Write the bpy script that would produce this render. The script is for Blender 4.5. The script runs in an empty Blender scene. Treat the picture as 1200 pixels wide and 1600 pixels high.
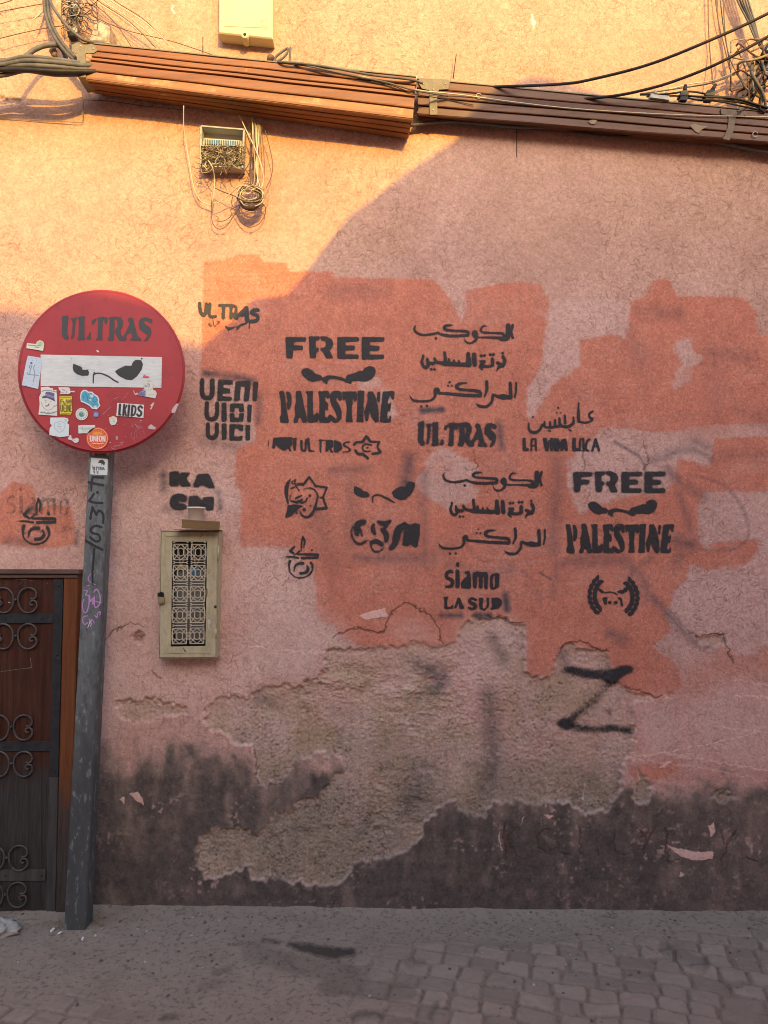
import bpy, math, random
import numpy as np
from mathutils import Matrix, Vector, Euler

R = math.radians
random.seed(7)
scene = bpy.context.scene
COL = scene.collection

# ------------------------------------------------------------------ camera
FPX, PITCH, ROLL, DIST, EYE = 1180.0, R(2.0), R(0.5), 2.70, 1.31
cam_d = bpy.data.cameras.new('camera')
cam_d.sensor_fit = 'VERTICAL'; cam_d.sensor_height = 36.0
cam_d.lens = 36.0 * FPX / 1600.0
cam_d.clip_start = 0.02; cam_d.clip_end = 500
cam = bpy.data.objects.new('camera', cam_d); COL.objects.link(cam)
CROT = Matrix.Rotation(math.pi/2 + PITCH, 3, 'X') @ Matrix.Rotation(ROLL, 3, 'Z')
cam.matrix_world = Matrix.Translation((0, -DIST, EYE)) @ CROT.to_4x4()
scene.camera = cam
CR = np.array(CROT)
CL = np.array([0, -DIST, EYE])

# ------------------------------------------------------------------ light
SUN_EL, SUN_AZ = R(20.0), R(15.0)          # sun behind the camera, a little to the right
SDIR = Vector((math.sin(SUN_AZ)*math.cos(SUN_EL), -math.cos(SUN_AZ)*math.cos(SUN_EL), math.sin(SUN_EL)))
sun_d = bpy.data.lights.new('sun', 'SUN')
sun_d.energy = 2.0; sun_d.angle = R(0.35); sun_d.color = (0.80, 0.455, 0.035)
sun = bpy.data.objects.new('sun', sun_d); COL.objects.link(sun)
sun.location = SDIR * 30
sun.rotation_euler = SDIR.to_track_quat('Z', 'Y').to_euler()

world = bpy.data.worlds.new('World'); scene.world = world
world.use_nodes = True
wn = world.node_tree
bg = wn.nodes['Background']
sky = wn.nodes.new('ShaderNodeTexSky'); sky.sky_type = 'NISHITA'; sky.sun_disc = False
sky.sun_elevation = SUN_EL; sky.sun_rotation = R(165.0); sky.dust_density = 3.0; sky.air_density = 1.0
wn.links.new(sky.outputs['Color'], bg.inputs['Color'])
bg.inputs['Strength'].default_value = 0.15

scene.view_settings.view_transform = 'Standard'
scene.view_settings.look = 'None'
scene.view_settings.exposure = 1.70
scene.view_settings.gamma = 1.0
scene.cycles.use_denoising = True
scene.cycles.denoising_input_passes = 'RGB_ALBEDO_NORMAL'
scene.cycles.denoising_prefilter = 'ACCURATE'
scene.cycles.filter_width = 1.0
scene.cycles.use_light_tree = False
scene.cycles.transparent_max_bounces = 16
scene.cycles.max_bounces = 5

# ------------------------------------------------------------------ photo pixel <-> place
def P(px, py, d=0.0):
    """point on the upright plane standing d metres in front of the wall"""
    v = CR @ np.array([(px-600)/FPX, (800-py)/FPX, -1.0])
    t = (-d - CL[1]) / v[1]
    return CL + v*t

def Pg(px, py, z=0.0):
    v = CR @ np.array([(px-600)/FPX, (800-py)/FPX, -1.0])
    t = (z - CL[2]) / v[2]
    return CL + v*t

def proj(X, Y, Z):
    dx, dy, dz = X-CL[0], Y-CL[1], Z-CL[2]
    a = CR[0,0]*dx + CR[1,0]*dy + CR[2,0]*dz
    b = CR[0,1]*dx + CR[1,1]*dy + CR[2,1]*dz
    c = -(CR[0,2]*dx + CR[1,2]*dy + CR[2,2]*dz)
    return 600 + FPX*a/c, 800 - FPX*b/c

def Pv(px, py, d):
    """vectorised P for arrays"""
    vx, vy = (px-600)/FPX, (800-py)/FPX
    V = [CR[i,0]*vx + CR[i,1]*vy - CR[i,2] for i in range(3)]
    t = (-d - CL[1]) / V[1]
    return CL[0]+V[0]*t, CL[1]+V[1]*t, CL[2]+V[2]*t

# ------------------------------------------------------------------ objects
ORG = {}
def tag(o, label=None, cat=None, group=None, kind=None):
    if label: o['label'] = label
    if cat: o['category'] = cat
    if group: o['group'] = group
    if kind: o['kind'] = kind
    return o

def thing(name, label, cat, loc, group=None):
    o = bpy.data.objects.new(name, None); COL.objects.link(o)
    o.empty_display_size = 0.05
    o.location = tuple(loc); ORG[o] = np.array(loc, float)
    return tag(o, label, cat, group)

def mesh_obj(name, V, F, mat, parent=None, smooth=False, origin=None, attrs=None):
    V = np.asarray(V, dtype=np.float64).reshape(-1, 3)
    me = bpy.data.meshes.new(name)
    if parent is not None: org = ORG[parent]
    elif origin is not None: org = np.array(origin, float)
    else: org = np.array([V[:,0].mean(), V[:,1].mean(), V[:,2].min()])
    Vl = (V - org).astype(np.float32)
    if isinstance(F, np.ndarray):
        n = len(F); k = F.shape[1]
        me.vertices.add(len(Vl)); me.vertices.foreach_set('co', Vl.ravel())
        me.loops.add(n*k); me.loops.foreach_set('vertex_index', F.astype(np.int32).ravel())
        me.polygons.add(n); me.polygons.foreach_set('loop_start', np.arange(0, n*k, k, dtype=np.int32))
        me.update(calc_edges=True)
    else:
        me.from_pydata([tuple(v) for v in Vl], [], F)
        me.update()
    if attrs:
        for k, (typ, arr) in attrs.items():
            a = me.attributes.new(k, typ, 'POINT')
            a.data.foreach_set('color' if typ == 'FLOAT_COLOR' else 'value', np.ascontiguousarray(arr, dtype=np.float32).ravel())
    if smooth: me.polygons.foreach_set('use_smooth', np.ones(len(me.polygons), dtype=bool))
    if mat: me.materials.append(mat)
    o = bpy.data.objects.new(name, me); COL.objects.link(o)
    if parent is not None:
        o.parent = parent; ORG[o] = org
        if parent.type == 'MESH' or True:
            pass
    else:
        o.location = tuple(org); ORG[o] = org
    return o

def catmull(pts, sub=6):
    pts = [np.array(p, float) for p in pts]
    if len(pts) < 3: return pts
    q = [2*pts[0]-pts[1]] + pts + [2*pts[-1]-pts[-2]]
    out = []
    for i in range(1, len(q)-2):
        a, b, c, d = q[i-1], q[i], q[i+1], q[i+2]
        for k in range(sub):
            t = k/sub
            out.append(0.5*((2*b) + (c-a)*t + (2*a-5*b+4*c-d)*t*t + (3*b-a-3*c+d)*t**3))
    out.append(pts[-1])
    return out

class MB:
    def __init__(s): s.V = []; s.F = []
    def add(s, V, F):
        b = len(s.V); s.V += [tuple(v) for v in V]; s.F += [tuple(i+b for i in f) for f in F]; return s
    def box8(s, c):
        # c: 4 back corners then 4 front corners in the same turn
        return s.add(c, [(0,1,2,3),(7,6,5,4),(0,4,5,1),(1,5,6,2),(2,6,7,3),(3,7,4,0)])
    def box(s, x0, x1, y0, y1, z0, z1, bev=0.0):
        if bev <= 0:
            return s.box8([(x0,y1,z0),(x1,y1,z0),(x1,y1,z1),(x0,y1,z1),(x0,y0,z0),(x1,y0,z0),(x1,y0,z1),(x0,y0,z1)])
        # front face (y0) bevelled
        b = bev
        V = [(x0,y1,z0),(x1,y1,z0),(x1,y1,z1),(x0,y1,z1),
             (x0,y0+b,z0),(x1,y0+b,z0),(x1,y0+b,z1),(x0,y0+b,z1),
             (x0+b,y0,z0+b),(x1-b,y0,z0+b),(x1-b,y0,z1-b),(x0+b,y0,z1-b)]
        F = [(0,1,2,3),(0,4,5,1),(1,5,6,2),(2,6,7,3),(3,7,4,0),
             (4,8,9,5),(5,9,10,6),(6,10,11,7),(7,11,8,4),(11,10,9,8)]
        return s.add(V, F)
    def quadslab(s, pts, t, bev=0.0):
        """pts: four corners TL,TR,BR,BL of a front face; thickness t goes back to +y"""
        p = [np.array(q, float) for q in pts]
        back = [q + np.array([0, t, 0]) for q in p]
        if bev <= 0:
            return s.add(back+p, [(0,1,2,3),(7,6,5,4),(0,4,5,1),(1,5,6,2),(2,6,7,3),(3,7,4,0)])
        c = sum(p)/4
        mid = [q + np.array([0, bev, 0]) for q in p]
        inn = []
        for i in range(4):
            a, b_, d_ = p[i], p[(i+1) % 4], p[(i-1) % 4]
            u = (b_-a)/np.linalg.norm(b_-a); w = (d_-a)/np.linalg.norm(d_-a)
            inn.append(a + (u+w)*bev)
        V = back + mid + inn
        F = [(0,1,2,3)]
        for i in range(4):
            j = (i+1) % 4
            F += [(i, i+4, j+4, j), (i+4, i+8, j+8, j+4)]
        F.append((11,10,9,8))
        return s.add(V, F)
    def tube(s, pts, r, n=8, smooth=True, cap=True):
        pts = catmull(pts) if smooth else [np.array(p, float) for p in pts]
        m = len(pts)
        rr = r if hasattr(r, '__len__') else [r]*m
        if hasattr(r, '__len__') and len(rr) != m:
            rr = np.interp(np.linspace(0,1,m), np.linspace(0,1,len(r)), r)
        T = [pts[min(i+1,m-1)]-pts[max(i-1,0)] for i in range(m)]
        T = [t/(np.linalg.norm(t)+1e-12) for t in T]
        u = np.cross(T[0], [0.3,0.9,0.2]); u /= np.linalg.norm(u)
        V = []
        for i in range(m):
            u = u - T[i]*np.dot(u, T[i]); u /= (np.linalg.norm(u)+1e-12)
            w = np.cross(T[i], u)
            for k in range(n):
                a = 2*math.pi*k/n
                V.append(pts[i] + (u*math.cos(a)+w*math.sin(a))*rr[i])
        F = []
        for i in range(m-1):
            for k in range(n):
                k2 = (k+1) % n
                F.append((i*n+k, i*n+k2, (i+1)*n+k2, (i+1)*n+k))
        if cap:
            F.append(tuple(range(n-1, -1, -1))); F.append(tuple((m-1)*n+k for k in range(n)))
        return s.add(V, F)
    def bar(s, a, b, w, t):
        """flat bar lying in the plane facing -y, from a to b, w wide, t thick"""
        a = np.array(a, float); b = np.array(b, float)
        d = b-a; d /= np.linalg.norm(d)
        nrm = np.cross(d, [0,1,0]); nrm /= np.linalg.norm(nrm)
        h = nrm*w/2; k = np.array([0, t, 0])
        return s.add([a-h+k, b-h+k, b+h+k, a+h+k, a-h, b-h, b+h, a+h],
                     [(0,1,2,3),(7,6,5,4),(0,4,5,1),(1,5,6,2),(2,6,7,3),(3,7,4,0)])
    def lathe(s, c, prof, n=24):
        """upright lathe, prof = [(r, z)]"""
        V = [(c[0]+r*math.cos(2*math.pi*k/n), c[1]+r*math.sin(2*math.pi*k/n), c[2]+z) for r, z in prof for k in range(n)]
        F = []
        for i in range(len(prof)-1):
            for k in range(n):
                k2 = (k+1) % n
                F.append((i*n+k, i*n+k2, (i+1)*n+k2, (i+1)*n+k))
        return s.add(V, F)
    def dome(s, c, r, h, n=10):
        """rivet: a dome bulging to -y"""
        V = []; F = []
        for j, (rr, hh) in enumerate(((1,0),(0.85,0.55),(0.5,0.88))):
            for k in range(n):
                a = 2*math.pi*k/n
                V.append((c[0]+r*rr*math.cos(a), c[1]-h*hh, c[2]+r*rr*math.sin(a)))
        V.append((c[0], c[1]-h, c[2]))
        for j in range(2):
            for k in range(n):
                k2 = (k+1) % n
                F.append((j*n+k, j*n+k2, (j+1)*n+k2, (j+1)*n+k))
        for k in range(n): F.append((2*n+k, 2*n+(k+1) % n, 3*n))
        return s.add(V, F)
    def lump(s, c, rad, seed, n=12, m=7):
        """uneven stone"""
        rg = random.Random(seed)
        ph = [(rg.uniform(0,6), rg.uniform(1,3.2), rg.uniform(0.05,0.17)) for _ in range(5)]
        V = []; F = []
        for j in range(m+1):
            th = math.pi*j/m
            for k in range(n):
                a = 2*math.pi*k/n
                f = 1+sum(w*math.sin(q*a+p+q*2*th) for p, q, w in ph)*math.sin(th)
                V.append((c[0]+rad[0]*f*math.sin(th)*math.cos(a), c[1]+rad[1]*f*math.sin(th)*math.sin(a), c[2]+rad[2]*f*math.cos(th)))
        for j in range(m):
            for k in range(n):
                k2 = (k+1) % n
                F.append((j*n+k, (j+1)*n+k, (j+1)*n+k2, j*n+k2))
        return s.add(V, F)
    def build(s, name, mat, parent=None, smooth=False, origin=None):
        return mesh_obj(name, s.V, s.F, mat, parent, smooth, origin)

# ------------------------------------------------------------------ materials
class NT:
    def __init__(s, name):
        s.m = bpy.data.materials.new(name); s.m.use_nodes = True
        s.t = s.m.node_tree; s.b = s.t.nodes['Principled BSDF']
        s.out = s.t.nodes['Material Output']
        s.geo = s.t.nodes.new('ShaderNodeNewGeometry')
    def n(s, typ, **kw):
        nd = s.t.nodes.new(typ)
        for k, v in kw.items(): setattr(nd, k, v)
        return nd
    def l(s, a, b): s.t.links.new(a, b)
    def val(s, sock, v):
        if isinstance(v, (int, float)): sock.default_value = v
        elif isinstance(v, (tuple, list)): sock.default_value = tuple(v) if len(v) != 3 or sock.type == 'VECTOR' else (*v, 1)
        else: s.l(v, sock)
    def coords(s, scale=(1,1,1)):
        mp = s.n('ShaderNodeMapping'); mp.inputs['Scale'].default_value = scale
        s.l(s.geo.outputs['Position'], mp.inputs['Vector']); return mp.outputs['Vector']
    def noise(s, scale, detail=4, rough=0.55, stretch=(1,1,1), dist=0.0):
        nd = s.n('ShaderNodeTexNoise')
        nd.inputs['Scale'].default_value = scale; nd.inputs['Detail'].default_value = detail
        nd.inputs['Roughness'].default_value = rough; nd.inputs['Distortion'].default_value = dist
        s.l(s.coords(stretch), nd.inputs['Vector'])
        return nd.outputs['Fac']
    def math(s, op, a, b=0.5, c=None, clamp=False):
        nd = s.n('ShaderNodeMath', operation=op, use_clamp=clamp)
        s.val(nd.inputs[0], a); s.val(nd.inputs[1], b)
        if c is not None: s.val(nd.inputs[2], c)
        return nd.outputs[0]
    def sstep(s, v, a, b):
        nd = s.n('ShaderNodeMapRange', interpolation_type='SMOOTHSTEP')
        s.val(nd.inputs['Value'], v); nd.inputs['From Min'].default_value = a; nd.inputs['From Max'].default_value = b
        return nd.outputs['Result']
    def mix(s, f, a, b, mode='MIX'):
        nd = s.n('ShaderNodeMix', data_type='RGBA', blend_type=mode)
        s.val(nd.inputs['Factor'], f); s.val(nd.inputs[6], a); s.val(nd.inputs[7], b)
        return nd.outputs[2]
    def ramp(s, v, stops):
        nd = s.n('ShaderNodeValToRGB'); e = nd.color_ramp.elements
        while len(e) < len(stops): e.new(0.5)
        for i, (p, c) in enumerate(stops): e[i].position = p; e[i].color = (*c, 1)
        s.l(v, nd.inputs['Fac']); return nd.outputs['Color']
    def attr(s, name):
        return s.n('ShaderNodeAttribute', attribute_name=name)
    def sep(s, col):
        nd = s.n('ShaderNodeSeparateColor'); s.l(col, nd.inputs['Color']); return nd.outputs
    def bump(s, h, dist, strength=1.0):
        nd = s.n('ShaderNodeBump'); nd.inputs['Distance'].default_value = dist; nd.inputs['Strength'].default_value = strength
        s.l(h, nd.inputs['Height']); s.l(nd.outputs['Normal'], s.b.inputs['Normal'])
    def base(s, c): s.val(s.b.inputs['Base Color'], c)
    def rough(s, v): s.val(s.b.inputs['Roughness'], v)

def weathered(name, c1, c2, rough=0.6, scale=30, metal=0.0, stretch=(1,1,1), bump=0.001, spots=None, thr=(0.55,0.65), spscale=18, fine=True):
    t = NT(name)
    f = t.noise(scale, 5, 0.6, stretch)
    c = t.ramp(f, [(0.3, c1), (0.7, c2)])
    if spots:
        g = t.noise(spscale, 6, 0.65)
        c = t.mix(t.sstep(g, *thr), c, spots)
    if fine:
        q = t.noise(scale*9, 3, 0.6, stretch)
        c = t.mix(t.math('MULTIPLY', t.sstep(q, 0.35, 0.75), 0.35), c, tuple(x*0.62 for x in c1))
    t.base(c); t.rough(t.math('MULTIPLY_ADD', f, 0.25, rough-0.12)); t.b.inputs['Metallic'].default_value = metal; t.b.inputs['Specular IOR Level'].default_value = 0.2
    if bump: t.bump(t.noise(scale*3, 5, 0.6, stretch), bump, 0.6)
    return t.m

# spray paint: colour and thickness of the paint come with the mesh, the stucco's grain breaks it up
def spray_mat(name, grain):
    t = NT(name)
    a = t.attr('ink'); cov = a.outputs['Alpha']
    g = t.noise(420, 3, 0.6); g2 = t.noise(90, 4, 0.6)
    if grain > 0.5: cov = t.math('MULTIPLY', cov, t.math('MULTIPLY_ADD', t.noise(20, 4, 0.65), 1.25*grain, 1-0.56*grain))
    v = t.math('ADD', cov, t.math('MULTIPLY', t.math('SUBTRACT', g, 0.5), grain))
    v = t.math('ADD', v, t.math('MULTIPLY', t.math('SUBTRACT', g2, 0.5), grain*0.8))
    f = t.math('MULTIPLY', t.sstep(v, 0.14, 0.72), 0.97)
    col = t.mix(t.math('MULTIPLY', g2, 0.5), a.outputs['Color'], (0.055, 0.05, 0.05)) if grain > 0.3 else a.outputs['Color']
    t.base(col); t.rough(0.75 if grain > 0.3 else 0.45)
    tr = t.n('ShaderNodeBsdfTransparent'); mx = t.n('ShaderNodeMixShader')
    t.l(f, mx.inputs['Fac']); t.l(tr.outputs[0], mx.inputs[1]); t.l(t.b.outputs[0], mx.inputs[2])
    t.l(mx.outputs[0], t.out.inputs['Surface'])
    return t.m
M_SPRAY = spray_mat('spray_paint', 0.75)
M_PRINT = spray_mat('printed_ink', 0.12)
M_BRUSH = spray_mat('paint_on_metal', 0.28)

# ------------------------------------------------------------------ raster helpers (numpy)
def vnoise(shape, cell, seed):
    cz, cx = cell if hasattr(cell, '__len__') else (cell, cell)
    nz, nx = shape
    g = np.random.default_rng(seed).random((int(nz/cz)+3, int(nx/cx)+3)).astype(np.float32)
    def ax(n, c):
        t = np.arange(n)/c; i = t.astype(int); f = t-i
        return i, (f*f*(3-2*f)).astype(np.float32)
    iz, fz = ax(nz, cz); ix, fx = ax(nx, cx)
    rows = g[iz]*(1-fz)[:,None] + g[iz+1]*fz[:,None]
    return rows[:,ix]*(1-fx) + rows[:,ix+1]*fx

def fbm(shape, cell, octv=4, seed=0, gain=0.5):
    cz, cx = cell if hasattr(cell, '__len__') else (cell, cell)
    out = 0; amp = 1; tot = 0
    for o in range(octv):
        if min(cz, cx) < 1: break
        out = out + amp*vnoise(shape, (cz, cx), seed*31+o); tot += amp
        amp *= gain; cz /= 2.03; cx /= 2.03
    return out/tot

def blur(a, r):
    r = int(round(r))
    if r < 1: return a
    for axis in (0, 1):
        for _ in range(2):
            pad = [(0,0),(0,0)]; pad[axis] = (r+1, r)
            c = np.cumsum(np.pad(a, pad, mode='edge'), axis=axis, dtype=np.float64)
            n = a.shape[axis]
            a = ((np.take(c, range(2*r+1, 2*r+1+n), axis=axis) - np.take(c, range(0, n), axis=axis))/(2*r+1)).astype(np.float32)
    return a

def inside(X, Y, poly):
    res = np.zeros(X.shape, bool)
    pl = np.array(poly, float)
    x0, y0 = pl.min(0); x1, y1 = pl.max(0)
    rows = np.where(((Y >= y0-1) & (Y <= y1+1) & (X >= x0-1) & (X <= x1+1)).any(1))[0]
    cols = np.where(((Y >= y0-1) & (Y <= y1+1) & (X >= x0-1) & (X <= x1+1)).any(0))[0]
    if not len(rows) or not len(cols): return res
    sl = (slice(rows[0], rows[-1]+1), slice(cols[0], cols[-1]+1))
    x = X[sl]; y = Y[sl]; r = np.zeros(x.shape, bool)
    for (ax, ay), (bx, by) in zip(pl, np.roll(pl, -1, axis=0)):
        if ay == by: continue
        c = (ay > y) != (by > y)
        r ^= c & (x < (bx-ax)*(y-ay)/(by-ay)+ax)
    res[sl] = r
    return res

def seg_cover(X, Y, pts, widths, soft=0.7):
    """coverage 0..1 of a brush stroke with changing width"""
    out = np.zeros(X.shape, np.float32)
    W = widths if hasattr(widths, '__len__') else [widths]*len(pts)
    if len(W) != len(pts): W = np.interp(np.linspace(0,1,len(pts)), np.linspace(0,1,len(W)), W)
    if len(pts) == 1: pts = [pts[0], (pts[0][0]+0.01, pts[0][1])]; W = [W[0]]*2
    for i in range(len(pts)-1):
        (ax, ay), (bx, by) = pts[i], pts[i+1]; m = max(W[i], W[i+1])/2+soft*2+1
        ok = (X > min(ax,bx)-m) & (X < max(ax,bx)+m) & (Y > min(ay,by)-m) & (Y < max(ay,by)+m)
        rr = np.where(ok.any(1))[0]; cc = np.where(ok.any(0))[0]
        if not len(rr) or not len(cc): continue
        sl = (slice(rr[0], rr[-1]+1), slice(cc[0], cc[-1]+1))
        x = X[sl]; y = Y[sl]
        L = (bx-ax)**2+(by-ay)**2+1e-9
        t = np.clip(((x-ax)*(bx-ax)+(y-ay)*(by-ay))/L, 0, 1)
        d = np.hypot(x-ax-t*(bx-ax), y-ay-t*(by-ay))
        w = (W[i]+(W[i+1]-W[i])*t)/2
        out[sl] = np.maximum(out[sl], np.clip(0.5+(w-d)/(2*soft), 0, 1))
    return out

def sm2(pts, sub=5):
    return [tuple(p) for p in catmull([(x, y, 0) for x, y in pts], sub)] if len(pts) > 2 else pts
def flat2(pts): return [(p[0], p[1]) for p in pts]

# ------------------------------------------------------------------ the plastered wall
S = 0.0022
DX0, DX1, DZ0, DZ1 = -1.56, 1.56, -0.03, 3.42
gx = np.arange(DX0, DX1, S); gz = np.arange(DZ0, DZ1, S)
NX, NZ = len(gx), len(gz); SH = (NZ, NX)
XX, ZZ = np.meshgrid(gx, gz)
PX, PY = proj(XX, 0.0, ZZ)
PX = PX.astype(np.float32); PY = PY.astype(np.float32)
w1 = fbm(SH, 22, 4, 1)-0.5; w2 = fbm(SH, 22, 4, 2)-0.5
w3 = fbm(SH, 7, 3, 3)-0.5;  w4 = fbm(SH, 7, 3, 4)-0.5
def region(polys, wob=14, fine=5, soft=1):
    X = PX + w1*wob + w3*fine; Y = PY + w2*wob + w4*fine
    m = np.zeros(SH, bool)
    for p in polys: m |= inside(X, Y, p)
    return blur(m.astype(np.float32), soft)
def soft_stroke(pts, w, soft, smooth=True):
    return seg_cover(PX, PY, flat2(sm2(pts)) if smooth else pts, w, soft)

ORANGE = [
 [(317,409),(350,405),(375,396),(405,398),(412,409),(450,410),(452,424),(520,424),(523,433),(600,436),(676,437),(690,448),(705,470),(714,490),(722,500),(728,478),(727,455),(760,447),(815,440),(845,446),(858,470),(856,545),(842,575),(826,610),(823,650),(835,650),(850,622),(868,592),(908,572),(905,532),(975,520),(985,470),(1010,462),(1018,438),(1040,436),(1060,462),(1160,464),(1184,490),(1186,525),(1300,530),(1300,660),(1120,664),(1045,676),(940,668),(925,690),(900,700),(890,735),(885,760),(930,770),(990,775),(1045,765),(1045,728),(1062,718),(1110,728),(1116,685),(1300,676),(1300,768),(1100,768),(1088,800),(1092,850),(1095,850),(1185,842),(1188,870),(1150,890),(1105,892),(1080,880),(1072,905),(1055,925),(1040,960),(1050,985),(1020,1010),(1060,1040),(1068,1075),(1040,1092),(1010,1090),(985,1078),(950,1066),(958,1045),(945,1020),(915,1010),(885,1006),(872,1020),(862,1052),(824,1058),(822,975),(760,962),(735,970),(718,980),(712,1004),(690,1008),(640,1012),(560,1008),(530,992),(520,975),(498,972),(496,962),(490,885),(470,872),(455,856),(376,856),(376,770),(368,762),(369,700),(400,690),(392,600),(314,588),(316,500)],
 [(988,1195),(1058,1185),(1062,1200),(1045,1215),(1005,1222),(985,1212)],
 [(0,770),(20,752),(50,758),(60,790),(112,790),(118,850),(60,858),(0,850),(-20,800)],
]
PALE = [
 [(668,706),(705,700),(735,712),(752,740),(748,768),(712,800),(700,800),(672,776),(655,765),(660,720)],
 [(883,722),(930,690),(1100,690),(1112,728),(1062,720),(1046,764),(1000,772),(960,778),(935,790),(897,800),(884,760)],
 [(860,470),(985,468),(978,520),(905,530),(906,570),(872,590),(850,620),(836,655),(822,655),(828,605),(846,575)],
 [(1090,800),(1190,770),(1300,765),(1300,1010),(1150,1020),(1110,985),(1060,985),(1045,955),(1060,920),(1080,890),(1110,893),(1165,885),(1188,860),(1182,842),(1095,850)],
 [(590,618),(612,612),(618,652),(598,660)],[(555,590),(590,585),(600,610),(560,612)],
 [(1062,535),(1085,530),(1095,560),(1080,600),(1060,605)],
]
SALMON = [[(985,1080),(1070,1060),(1120,1000),(1300,1000),(1300,1230),(985,1215)],[(335,860),(372,860),(380,960),(360,1020),(340,1000)],
          [(1045,676),(1300,676),(1300,530),(1186,525),(1100,600)]]
PEEL = [
 [(322,1106),(349,1091),(390,1087),(424,1071),(465,1074),(480,1061),(505,1050),(512,1018),(560,1013),(630,1011),(645,1005),(690,1010),(712,1003),(718,980),(735,968),(760,965),(812,972),(820,978),(822,1050),(830,1060),(862,1055),(872,1020),(885,1005),(920,1012),(945,1018),(955,1045),(950,1065),(985,1078),(1022,1088),(992,1100),(990,1130),(986,1180),(972,1190),(970,1230),(960,1260),(945,1272),(910,1272),(890,1255),(860,1250),(845,1262),(820,1255),(800,1252),(770,1255),(760,1272),(740,1277),(722,1270),(712,1253),(700,1252),(668,1280),(655,1310),(640,1325),(610,1340),(585,1345),(548,1360),(530,1380),(500,1387),(470,1378),(430,1375),(392,1373),(388,1355),(365,1365),(345,1373),(322,1370),(306,1350),(306,1320),(330,1295),(370,1290),(390,1300),(395,1310),(410,1295),(430,1275),(455,1270),(470,1250),(500,1240),(525,1212),(540,1205),(535,1185),(500,1176),(460,1190),(447,1215),(440,1225),(405,1225),(395,1190),(390,1165),(370,1165),(330,1145),(322,1125)],
 [(1000,1200),(1018,1235),(1013,1255),(995,1256),(989,1236)],
 [(1106,1242),(1128,1232),(1146,1242),(1134,1254)],
 [(1086,1000),(1110,990),(1130,994),(1136,1010),(1110,1014)],
 [(180,1104),(210,1090),(250,1094),(292,1104),(296,1116),(260,1118),(225,1128),(196,1126)],
 [(-20,152),(18,150),(34,156),(24,164),(-20,168)],
]
FLAKE = [[(1040,1320),(1060,1326),(1085,1330),(1115,1332),(1113,1342),(1088,1345),(1062,1338)],[(1107,1290),(1116,1285),(1118,1300),(1110,1308)],
         [(203,1240),(216,1236),(222,1246),(224,1258),(214,1252)],[(186,1250),(194,1246),(192,1256)],[(1062,1362),(1068,1368),(1060,1372)],[(850,1272),(866,1274),(858,1280)],[(816,1280),(820,1276),(814,1290)],
         [(560,960),(602,950),(606,962),(570,968)],[(1030,1200),(1035,1196),(1052,1190),(1040,1200)]]
orange = region(ORANGE, 4, 4, 1)
roll = np.round(fbm(SH, (90, 70), 2, 402)*5)/5 + (fbm(SH, (3, 60), 3, 403)-0.5)*0.8      # roller passes of uneven cover
orange = orange*np.clip(0.66+0.55*roll, 0.62, 1)*np.clip(1.12-0.5*np.clip(fbm(SH, 7, 3, 404)*3-1.7, 0, 1), 0.5, 1)
# brushed lower and upper edges of the repaint
brush = fbm(SH, (60, 3), 3, 9)
orange = np.clip(orange*1.15 - 0.25*(brush > 0.62)*(1-blur(orange, 8)), 0, 1)
pale = region(PALE, 26, 10, 2)*np.clip(fbm(SH, 40, 4, 12)*1.8-0.15, 0, 1)
salmon = region(SALMON, 60, 20, 16)
orange = np.maximum(orange, salmon*0.55)
orange = orange*(1-0.82*pale)
# limewash worn thin and chalky lower down
chalk = region([[(165,880),(250,860),(350,850),(460,865),(500,960),(560,1010),(480,1050),(320,1095),(250,1090),(170,1150)],[(985,1090),(1060,1090),(1300,1040),(1300,1215),(1000,1190)],[(160,700),(330,710),(365,760),(340,850),(170,860)],[(715,975),(815,970),(822,1060),(720,1060)],[(590,960),(690,1000),(640,1010)]], 60, 24, 14)*np.clip(0.35+1.1*fbm(SH, 50, 5, 14), 0, 1)
peel = region(PEEL, 14, 16, 1)
flake = region(FLAKE, 5, 3, 0)
scr = np.clip(fbm(SH, 7, 3, 40)*3-1.9, 0, 1)*np.clip((PY-1140)/120, 0, 1)*np.clip(fbm(SH, 60, 3, 41)*3-1.2, 0, 1)
flake = np.maximum(flake, scr)*(1-peel)

# dirty dado at the foot of the wall
edge = np.interp(PX, [-100,150,250,330,400,560,700,900,985,1100,1300], [1195,1195,1185,1160,1180,1190,1205,1215,1222,1222,1210])
wid = np.interp(PX, [-100,150,380,420,960,1000,1300], [150,140,90,75,80,70,110])
soot = np.clip((PY + (w1*70) + (fbm(SH, 60, 5, 17)-0.5)*110 + (fbm(SH, (60, 16), 3, 19)-0.5)*30 - edge)/wid + 0.5, 0, 1)
soot = soot*soot*(3-2*soot)
soot = soot*np.clip(0.80 + 0.25*np.clip((PY-1230)/120, 0, 1) + (fbm(SH, (44, 20), 6, 18)-0.5)*0.85 + (fbm(SH, 90, 4, 20)-0.5)*0.4, 0, 1)*np.interp(PX, [0,900,1200], [1,0.97,0.78])

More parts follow.
